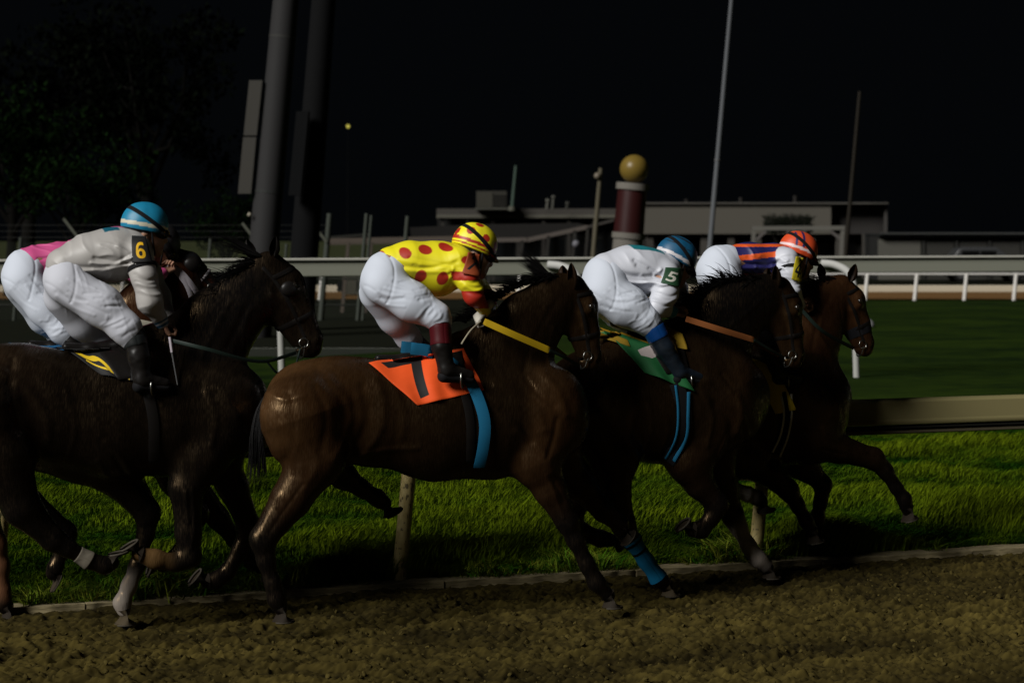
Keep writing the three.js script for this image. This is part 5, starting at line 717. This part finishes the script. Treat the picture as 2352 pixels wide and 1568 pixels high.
// ---- other reins
function reinFree(fr, pts, w, mat, parent, th = 0.006) { const c = resample(pts, 20).map(p => fr.at(p.x, p.y, p.z)), m = fr.px(pts[0][0], pts[0][1]), grid = [[], []]; c.forEach((p, i) => { const t = c[Math.min(20, i + 1)].clone().sub(c[Math.max(0, i - 1)]).normalize(), s = V(-t.y, t.x, 0).normalize(); for (const k of [0, 1]) grid[k].push({ p: p.clone().addScaledVector(s, (k ? 1 : -1) * w * m / 2), n: V(0, 0, 1) }); }); part('rein', sheet(grid, th), mat, parent); }
const lead = std(0.012, 0.02, 0.016, 0.5);
{ const y = std(0.34, 0.22, 0.007, 0.6); reinFree(f7, [[1112, 738, 0.2], [1170, 764, 0.24], [1262, 804, 0.22]], 15, y, h7.br); reinFree(f7, [[1262, 804, 0.22], [1300, 822, 0.17], [1330, 840, 0.09]], 7, lead, h7.br); reinFree(f7, [[1108, 732, -0.1], [1190, 740, -0.22], [1300, 820, -0.12]], 12, y, h7.br); part('rein', tube([f7.at(1104, 738, 0.2), f7.at(1080, 760, 0.28), f7.at(1066, 780, 0.3), f7.at(1060, 790, 0.3)], 0.006, 20, 6), std(0.25, 0.22, 0.16, 0.6), h7.br);
  const o = std(0.19, 0.065, 0.02, 0.6); reinFree(f5, [[1576, 732, 0.2], [1650, 755, 0.24], [1732, 780, 0.2]], 13, o, h5.br); reinFree(f5, [[1732, 780, 0.2], [1775, 806, 0.14], [1800, 820, 0.09]], 6, lead, h5.br); reinFree(f5, [[1576, 730, -0.15], [1660, 750, -0.22], [1790, 815, -0.1]], 12, o, h5.br);
  reinFree(f6, [[395, 782, 0.2], [470, 800, 0.3], [600, 830, 0.22], [680, 810, 0.1]], 8, lead, h6.br); reinFree(f4, [[1836, 705, 0.2], [1890, 760, 0.22], [1962, 800, 0.1]], 8, lead, h4.br);
  part('rein', tube([f6.at(690, 800, 0.1), f6.at(672, 850, 0.09), f6.at(640, 858, 0.12), f6.at(612, 830, 0.16)], 0.007, 24, 6), lead, h6.br); }
// ---------------------------------------------------------------- jockeys
const Y = [0.74, 0.66, 0.012], R = [0.36, 0.020, 0.008], OR = [0.62, 0.085, 0.012], PU = [0.014, 0.013, 0.085], WH = [0.50, 0.515, 0.57], GR = [0.35, 0.335, 0.32], TE = [0.005, 0.17, 0.30], NAVY = [0.003, 0.07, 0.15], BK = [0.01, 0.01, 0.011];
const band = (c, w, x) => Math.abs(x - c) < w;
function dots(fr, list) { const L = list.map(([x, y, rx, ry]) => { const c = fr.at(x, y, 0.16), s = fr.px(x, y); return [c.x, c.y, rx * s * 1.05, ry * s]; }); return (x, y) => { let m = 9; for (const [cx, cy, rx, ry] of L) m = Math.min(m, Math.hypot((x - cx) / rx, (y - cy) / ry)); return sstep(1.08, 0.94, m); }; }
function helDots(list, rad) { const P0 = list.map(([a, e]) => V(Math.cos(e) * Math.cos(a), Math.sin(e), Math.cos(e) * Math.sin(a))); return (x, y, z) => { const v = V(x + 0.004, y - 0.045, z).normalize(); let m = 9; for (const p of P0) m = Math.min(m, v.angleTo(p)); return m < rad; }; }
const hb = (x, y, z) => y + 0.1 * x; // height above the helmet rim

// 7: yellow with red spots
const d7 = dots(f7, [[886, 580, 8, 10], [934, 581, 12, 13], [979, 573, 15, 11], [1025, 567, 14, 10], [967, 634, 12, 14], [1012, 639, 12, 15], [1050, 642, 10, 13], [925, 640, 8, 10], [1060, 597, 11, 9], [1000, 690, 8, 6]]), hd7 = helDots([[0.2, 0.75], [1.35, 0.45], [-1.3, 0.5], [2.3, 0.6], [-2.4, 0.6], [0.6, 0.22], [-0.7, 0.3], [1.9, 1.2], [3.1, 0.4]], 0.2);
const yb0 = f7.at(1080, 643, 0.2).y, yb1 = f7.at(1080, 668, 0.2).y, yc = f7.at(1110, 708, 0.16).y;
const j7 = jockey(f7, { label: 'jockey in yellow silks with red spots and a spotted cap on the nearest horse', seed: 3, silkAmp: 0.004, foldAmp: 0.55,
  pelvis: [[873, 646, 45], [888, 625, 45], [907, 609, 39]], torso: [[898, 605, 38], [940, 603, 45], [1005, 616, 59], [1044, 607, 47]],
  nThigh: [[884, 656, 46], [948, 694, 43], [1003, 726, 29], [1012, 740, 24]], fThigh: [[868, 672, 44], [905, 730, 35], [938, 775, 27], [948, 785, 22]],
  nArm: [[1052, 602, 36], [1074, 640, 25], [1088, 678, 21], [1113, 712, 14]], fArm: [[1052, 600, 34], [1084, 640, 25], [1110, 675, 20], [1130, 705, 14]], nHand: [1088, 740], fHand: [1136, 735], handCol: [0.42, 0.4, 0.34],
  nBoot: [[1010, 738, 25], [1014, 795, 22], [1026, 850, 18], [1078, 862, 12]], fBoot: [[944, 780, 24], [980, 812, 20], [1005, 850, 17], [1050, 862, 12]], nBootL: [0.235, 0.27, 0.285, 0.285],
  head: [1086, 582, 16], bootMat: M.leather, bootTop: std(0.05, 0.004, 0.006, 0.5), bootTopLen: 0.95, peakMat: std(0.10, 0.012, 0.006, 0.5),
  silk: (x, y, z, q) => { if (q.tg === 3 && Math.abs(z) > 0.1) { const sh = f7.at(1060, 622, 0.2).y; if (y < yc) return Y; if (y < sh) return y < yb0 && y > yb1 ? Y : R; } const k = d7(x, y); return mixc(Y, R, k); },
  helmet: (x, y, z) => { const h = hb(x, y, z); if (band(0.052, 0.009, h) || band(0.028, 0.004, h)) return R; return h > 0.062 && hd7(x, y, z) ? R : Y; }, lens: std(0.05, 0.05, 0.045, 0.1) });

// 6: grey white silks, teal cap
const nearCuff = (fr, x, y, l) => fr.at(x, y, l);
const c6 = f6.at(368, 740, 0.15);
const j6 = jockey(f6, { label: 'jockey in pale grey silks and teal cap with a black number 6 armband', seed: 11, silkAmp: 0.005, foldAmp: 1.1,
  pelvis: [[143, 645, 44], [152, 624, 42], [170, 606, 36]], torso: [[147, 609, 42], [205, 588, 48], [260, 585, 59], [302, 572, 47]],
  nThigh: [[156, 654, 47], [233, 702, 45], [288, 754, 34], [303, 778, 27]], fThigh: [[142, 682, 43], [190, 740, 38], [232, 784, 30], [244, 798, 24]],
  nArm: [[318, 584, 34], [330, 634, 28], [343, 690, 27], [371, 741, 15]], fArm: [[300, 575, 30], [345, 625, 23], [370, 680, 20], [390, 735, 14]], nHand: [398, 786], fHand: [415, 775],
  nBoot: [[306, 768, 27], [318, 820, 24], [326, 872, 19], [378, 880, 12]], fBoot: [[240, 790, 24], [276, 830, 20], [300, 868, 17], [345, 878, 12]],
  head: [331, 536, 5], bootMat: M.leather, bootTop: std(0.012, 0.014, 0.014, 0.4), pantsCol: [0.46, 0.47, 0.52],
  silk: (x, y, z, q, t, n) => { if (q.tg === 3) { const d = V(x, y, Math.abs(z)).distanceTo(c6); if (d < 0.105) { const s = V(x, y, Math.abs(z)).sub(c6).dot(V(0.45, -0.88, 0)); if (s > -0.012) return band(0.006, 0.006, s) || band(0.034, 0.005, s) ? WH : NAVY; } } if (Math.abs(z) < 0.1 && n[1] > 0.6 && y > f6.at(250, 562).y && x > f6.at(232, 560).x && x < f6.at(268, 560).x) return [0.004, 0.09, 0.14]; return GR; },
  helmet: (x, y, z) => band(0.045, 0.0105, hb(x, y, z)) ? [0.52, 0.49, 0.38] : TE, lens: std(0.6, 0.36, 0.02, 0.15) });

// 3: pink silks, behind
const j3 = jockey(f3, { label: 'jockey in pink silks and white breeches partly hidden behind the grey silks', seed: 21,
  pelvis: [[49, 638, 46], [58, 618, 43], [80, 604, 37]], torso: [[72, 606, 41], [130, 600, 38], [212, 586, 44], [268, 566, 45]],
  nThigh: [[58, 648, 47], [105, 710, 38], [142, 760, 27], [156, 774, 23]], fThigh: [[52, 660, 42], [100, 730, 34], [140, 770, 27], [150, 780, 22]],
  nArm: [[290, 570, 32], [310, 620, 24], [340, 650, 21], [372, 628, 14]], fArm: [[290, 568, 30], [330, 610, 23], [360, 640, 20], [386, 625, 14]], nHand: [392, 616], fHand: [404, 616],
  nBoot: [[156, 772, 23], [180, 812, 21], [196, 862, 18], [245, 872, 12]], fBoot: [[150, 778, 22], [180, 815, 20], [200, 862, 17], [245, 872, 12]],
  head: [356, 576, 20], bootMat: M.leather, silk: () => [0.52, 0.075, 0.22], helmet: () => [0.012, 0.011, 0.012], lens: std(0.25, 0.25, 0.03, 0.15) });

// 5: white silks, blue cap
const c5 = f5.at(1540, 712, 0.15);
const j5 = jockey(f5, { label: 'jockey crouched in white silks and dark blue cap with a green number 5 armband', seed: 31, silkAmp: 0.007, foldAmp: 1.6,
  pelvis: [[1384, 658, 48], [1392, 634, 46], [1412, 618, 38]], torso: [[1394, 622, 42], [1446, 616, 48], [1480, 624, 53], [1520, 620, 44]],
  nThigh: [[1394, 672, 50], [1444, 706, 46], [1484, 736, 31], [1494, 746, 26]], fThigh: [[1384, 685, 42], [1425, 720, 35], [1462, 752, 27], [1472, 760, 22]],
  nArm: [[1530, 632, 32], [1530, 672, 27], [1508, 706, 23], [1544, 716, 14]], fArm: [[1528, 630, 30], [1556, 665, 23], [1560, 700, 20], [1580, 715, 14]], nHand: [1584, 728], fHand: [1610, 730],
  nBoot: [[1496, 744, 26], [1526, 800, 23], [1560, 856, 19], [1606, 866, 12]], fBoot: [[1470, 760, 23], [1510, 815, 20], [1540, 858, 17], [1590, 868, 12]],
  head: [1548, 607, 24], bootMat: std(0.008, 0.012, 0.018, 0.28), bootTop: std(0.004, 0.035, 0.14, 0.2), bootTopLen: 0.6,
  silk: (x, y, z, q, t, n) => { if (q.tg === 3 && V(x, y, Math.abs(z)).distanceTo(c5) < 0.055 && x > c5.x - 0.03) return TE; if (Math.abs(z) < 0.12 && n[1] > 0.8 && y > f5.at(1470, 586).y && x > f5.at(1440, 570).x && x < f5.at(1512, 570).x) return [0.01, 0.16, 0.19]; return WH; },
  helmet: (x, y, z) => { const h = hb(x, y, z); if (band(0.034, 0.010, h)) return [0.5, 0.48, 0.5]; if (h > 0.055 && Math.abs(noise3(h * 26, 1, 2) - 0.1) < 0.1 && x < 0.03) return BK; return NAVY; }, lens: std(0.3, 0.25, 0.12, 0.15) });

// 4: orange and purple vest, orange cap
const j4 = jockey(f4, { label: 'leading jockey in an orange and purple striped vest and orange cap', seed: 41,
  pelvis: [[1646, 626, 46], [1656, 608, 42], [1674, 600, 35]], torso: [[1666, 602, 38], [1720, 598, 37], [1775, 602, 40], [1800, 598, 34]],
  nThigh: [[1658, 640, 45], [1700, 690, 38], [1738, 740, 27], [1748, 752, 23]], fThigh: [[1648, 652, 42], [1690, 706, 34], [1725, 748, 27], [1736, 758, 22]],
  nArm: [[1808, 596, 27], [1814, 626, 20], [1820, 664, 18], [1838, 698, 12]], fArm: [[1806, 596, 26], [1836, 630, 20], [1850, 665, 17], [1862, 695, 12]], nHand: [1856, 716], fHand: [1880, 712],
  nBoot: [[1748, 750, 22], [1770, 806, 20], [1790, 858, 17], [1832, 866, 11]], fBoot: [[1736, 756, 21], [1760, 810, 19], [1780, 858, 16], [1825, 866, 11]],
  head: [1831, 592, 16], bootMat: M.leather, peakMat: std(0.05, 0.012, 0.006, 0.5),
  silk: (x, y, z, q, t, n) => { if (q.tg === 3) return WH; const a = f4.at(1740, 560).y - y; return band(0.010, 0.010, a) || band(0.078, 0.019, a + 0.10 * (x - f4.at(1740, 600).x)) || band(0.22, 0.010, a) ? OR : PU; },
  helmet: (x, y, z) => { const h = hb(x, y, z); if (band(0.05, 0.009, h)) return [0.62, 0.5, 0.5]; if (h > 0.06 && Math.abs(z) > 0.03 && (band(-0.03, 0.009, x) || band(-0.075, 0.007, x))) return PU; return [0.56, 0.062, 0.014]; }, lens: std(0.1, 0.09, 0.03, 0.15) });

// ---- armbands with their numbers
function armband(j, fr, q, col, text, tcol, base, rot = 0) {
  const t = canvasTex(256, 320, (c, w, h) => { c.fillStyle = base; c.fillRect(0, 0, w, h); c.save(); c.translate(w / 2, h / 2); c.rotate(rot); c.fillStyle = tcol; c.font = 'bold 270px sans-serif'; c.textAlign = 'center'; c.textBaseline = 'middle'; c.fillText(text, 0, 12); c.restore(); });
  const m = part('armband', patch(fr, [...j.sB], q, 12, 14, 0.017, 0.006), new THREE.MeshStandardMaterial({ map: t, roughness: 0.7 }), j.g); return m; }
armband(j6, f6, [[301, 546], [331, 548], [346, 604], [306, 604], 0.2], null, '6', '#d9a800', '#0a0a0b', 0.08);
armband(j5, f5, [[1528, 616], [1566, 618], [1556, 660], [1520, 652], 0.2], null, '5', '#b9b8ad', '#0b3a1c', 0.2);
armband(j4, f4, [[1826, 590], [1846, 592], [1836, 648], [1818, 640], 0.2], null, '4', '#0a0a08', '#a99a06', 0.1);
armband(j7, f7, [[1072, 582], [1102, 584], [1098, 636], [1062, 628], 0.2], null, '7', '#0a0706', '#8a3a12', 0.3);
for (const [j, i, t, m] of [[j6, 0, 0.62, M.blackCloth], [j4, 0, 0.8, M.blackCloth]]) { const q = j.nA[i], c = q.a.clone().lerp(q.b, t), e = q.b.clone().sub(q.a).normalize(); part('armband_strap', sleeve(j.nA, [c.clone().addScaledVector(e, -0.012), c.clone().addScaledVector(e, 0.012)], e, V(0, 0, 1), 0.008, 0.004, { out: 0.14 }), m, j.g); }

// ---- saddles, girths and number cloths
function saddle(fr, H, o) {
  const g = thing('saddle', V(0, 0, 0), o.label, 'saddle'); fr.place(g);
  const m = fr.px(o.seat[0][0], o.seat[0][1]), sb = chainBones(fr, { pts: o.seat, ks: 0.75, sm: 0.04 }); part('seat', body(sb, 0.009), M.leather, g);
  part('flap', (() => { const a = patch(fr, H.B, o.flap, 8, 10, 0.02, 0.01); return twin(a); })(), M.leather, g);
  for (const [pts, w, mat, nm, off] of o.straps) { const sg = strap(fr, H.B, pts, w, off ?? 0.016, 0.006, false, 28); part(nm, sg, mat, g); const fg = sg.clone().scale(1, 1, -1), ix = fg.index.array; for (let k = 0; k < ix.length; k += 3) { const t = ix[k]; ix[k] = ix[k + 1]; ix[k + 1] = t; } fg.computeVertexNormals(); part(nm, fg, mat, g); }
  for (const q of o.pads ?? []) part('pad', patch(fr, H.B, q, 8, 4, 0.024, 0.01), std(0.30, 0.19, 0.02, 0.7), g);
  const [sx, sy] = o.stirrup; for (const s of [1, -1]) { const a = fr.at(o.hang[0], o.hang[1], s * 0.25), b = fr.at(sx, sy - 22, s * 0.285); part('stirrup_leather', bar(a, b, 0.006, 0.024), M.leather, g); const t = new THREE.TorusGeometry(0.055, 0.006, 8, 24); t.rotateY(Math.PI / 2 - 0.5); const c = fr.at(sx, sy - 2, s * 0.285); t.translate(c.x, c.y, c.z); part('stirrup_iron', t, M.steel, g); }
  return g; }
function cloth(fr, H, q, tex, label, ripple, edge) { const g = thing('saddle_cloth', V(0, 0, 0), label, 'saddle cloth'); fr.place(g); part('cloth', twin(patch(fr, H.B, q, 26, 22, 0.012, 0.005, ripple)), new THREE.MeshPhysicalMaterial({ map: tex, roughness: 0.75, sheen: 0.2 }), g); return g; }
const glyph = (c, pts, col) => { c.fillStyle = col; c.beginPath(); pts.forEach(([x, y], i) => i ? c.lineTo(x, y) : c.moveTo(x, y)); c.closePath(); c.fill(); };
cloth(f7, h7, [[846, 836], [1064, 800], [1112, 896], [958, 931]], canvasTex(512, 256, (c, w, h) => { c.fillStyle = '#e4500e'; c.fillRect(0, 0, w, h); glyph(c, [[52, 12], [272, 6], [272, 34], [180, 46], [64, 44]], '#0b0807'); glyph(c, [[212, 20], [272, 16], [136, 218], [66, 226]], '#0b0807'); }), 'orange saddle cloth with a black number 7 on the nearest horse', (u, v) => 0.007 * Math.sin(u * 15 + v * 3) * v + 0.004 * Math.sin(v * 9 + u * 20));
cloth(f5, h5, [[1378, 752], [1520, 800], [1596, 900], [1480, 856]], canvasTex(512, 256, (c, w, h) => { c.fillStyle = '#0c5a2a'; c.fillRect(0, 0, w, h); glyph(c, [[184, 95], [410, 14], [410, 72], [271, 123], [169, 128]], '#b7aba8'); c.fillStyle = '#b98a10'; c.fillRect(0, 0, w, 14); }), 'green saddle cloth with a pale number panel on the middle leading horse', (u, v) => 0.012 * Math.sin(u * 12 + v * 4) * v + 0.008);
cloth(f4, h4, [[1716, 820], [1786, 850], [1826, 940], [1780, 950]], canvasTex(128, 128, (c, w, h) => { c.fillStyle = '#b59b10'; c.fillRect(0, 0, w, h); }), 'plain yellow saddle cloth on the leading horse', (u, v) => 0.008 * Math.sin(u * 9 + v * 6) * v + 0.004);
cloth(f6, h6, [[140, 800], [270, 800], [322, 880], [232, 862]], canvasTex(512, 256, (c, w, h) => { c.fillStyle = '#0a0a0b'; c.fillRect(0, 0, w, h); c.strokeStyle = '#d8b511'; c.lineWidth = 44; c.lineJoin = 'round'; c.beginPath(); c.moveTo(40, 24); c.quadraticCurveTo(80, 120, 180, 100); c.quadraticCurveTo(250, 90, 210, 225); c.stroke(); c.lineWidth = 26; c.beginPath(); c.moveTo(60, 120); c.quadraticCurveTo(120, 190, 190, 190); c.stroke(); c.lineWidth = 20; c.beginPath(); c.moveTo(330, 200); c.lineTo(370, 250); c.moveTo(200, 30); c.lineTo(320, 40); c.stroke(); }), 'black saddle cloth with a yellow number on the near black horse', (u, v) => 0.008 * Math.sin(u * 11 + v * 5) * v + 0.003);
cloth(f3, h3, [[30, 790], [150, 796], [190, 860], [60, 850]], canvasTex(64, 64, (c, w, h) => { c.fillStyle = '#07527e'; c.fillRect(0, 0, w, h); }), 'blue saddle cloth on the brown horse at the far left', (u, v) => 0.008 * Math.sin(u * 10 + v * 5) * v + 0.02);
const blueG = std(0.010, 0.105, 0.20, 0.7);
saddle(f7, h7, { label: 'small black race saddle with a blue overgirth under the yellow jockey', seat: [[868, 822, 8], [930, 826, 12], [1000, 812, 15], [1042, 796, 12]], flap: [[1004, 822], [1060, 806], [1070, 866], [1030, 870]], hang: [1000, 815], stirrup: [1062, 872],
  straps: [[[[944, 800], [985, 806], [1030, 836], [1072, 876], [1096, 920], [1110, 970], [1107, 1020], [1098, 1066]], 27, blueG, 'overgirth', 0.034], [[[1060, 880], [1078, 960], [1080, 1060]], 20, M.leather, 'girth', 0.01]] });
saddle(f5, h5, { label: 'small black race saddle with a dark blue edged girth under the white jockey', seat: [[1410, 742, 9], [1460, 752, 12], [1520, 760, 15], [1556, 752, 12]], flap: [[1470, 770], [1560, 770], [1580, 850], [1530, 860]], hang: [1510, 765], stirrup: [1590, 876], pads: [[[1366, 758], [1440, 786], [1446, 800], [1366, 776]], [[1526, 752], [1566, 772], [1578, 806], [1540, 800]]],
  straps: [[[[1552, 880], [1570, 940], [1566, 1000], [1535, 1058]], 34, M.blackCloth, 'girth', 0.014], [[[1550, 885], [1556, 940], [1552, 1000], [1530, 1050]], 6, blueG, 'girth_edge', 0.019], [[[1580, 900], [1579, 950], [1576, 1000], [1550, 1058]], 8, blueG, 'girth_edge', 0.019]] });
saddle(f4, h4, { label: 'black race saddle with a white edged girth under the leading jockey', seat: [[1690, 768, 9], [1730, 774, 12], [1780, 772, 13]], flap: [[1735, 785], [1800, 785], [1812, 850], [1768, 858]], hang: [1750, 775], stirrup: [1812, 874],
  straps: [[[[1800, 900], [1808, 950], [1800, 1000], [1780, 1040]], 26, M.blackCloth, 'girth', 0.012], [[[1793, 910], [1799, 950], [1790, 1000], [1773, 1036]], 5, std(0.45, 0.43, 0.36, 0.7), 'girth_edge', 0.017], [[[1816, 905], [1817, 950], [1808, 1000], [1790, 1046]], 5, std(0.45, 0.43, 0.36, 0.7), 'girth_edge', 0.017]] });
saddle(f6, h6, { label: 'small black race saddle on the near black horse under the grey jockey', seat: [[150, 796, 9], [205, 800, 12], [270, 792, 15], [310, 778, 12]], flap: [[225, 812], [320, 796], [335, 866], [270, 874]], hang: [270, 798], stirrup: [352, 890], straps: [[[[330, 870], [350, 960], [352, 1060]], 24, M.leather, 'girth', 0.012]] });
saddle(f3, h3, { label: 'race saddle mostly hidden on the brown horse under the pink jockey', seat: [[70, 790, 9], [120, 796, 12], [180, 790, 14]], flap: [[120, 804], [200, 800], [212, 860], [150, 866]], hang: [160, 796], stirrup: [220, 880], straps: [[[[200, 880], [215, 960], [215, 1060]], 24, M.leather, 'girth', 0.012]] });
{ // riding whip held by the grey jockey
  const a = f6.at(389, 774, 0.2), b = f6.at(398, 838, 0.24), g = thing('whip', f6.o, 'pale handled riding whip held by the grey jockey', 'whip'); f6.place(g); part('handle', rod(a, a.clone().lerp(b, 0.55), 0.009, 0.008, 10), std(0.45, 0.40, 0.44, 0.35), g); part('shaft', rod(a.clone().lerp(b, 0.55), b.clone().add(V(0.02, -0.12, 0.02)), 0.006, 0.004, 8), std(0.08, 0.08, 0.08, 0.4), g); }
renderer.render(scene, camera);
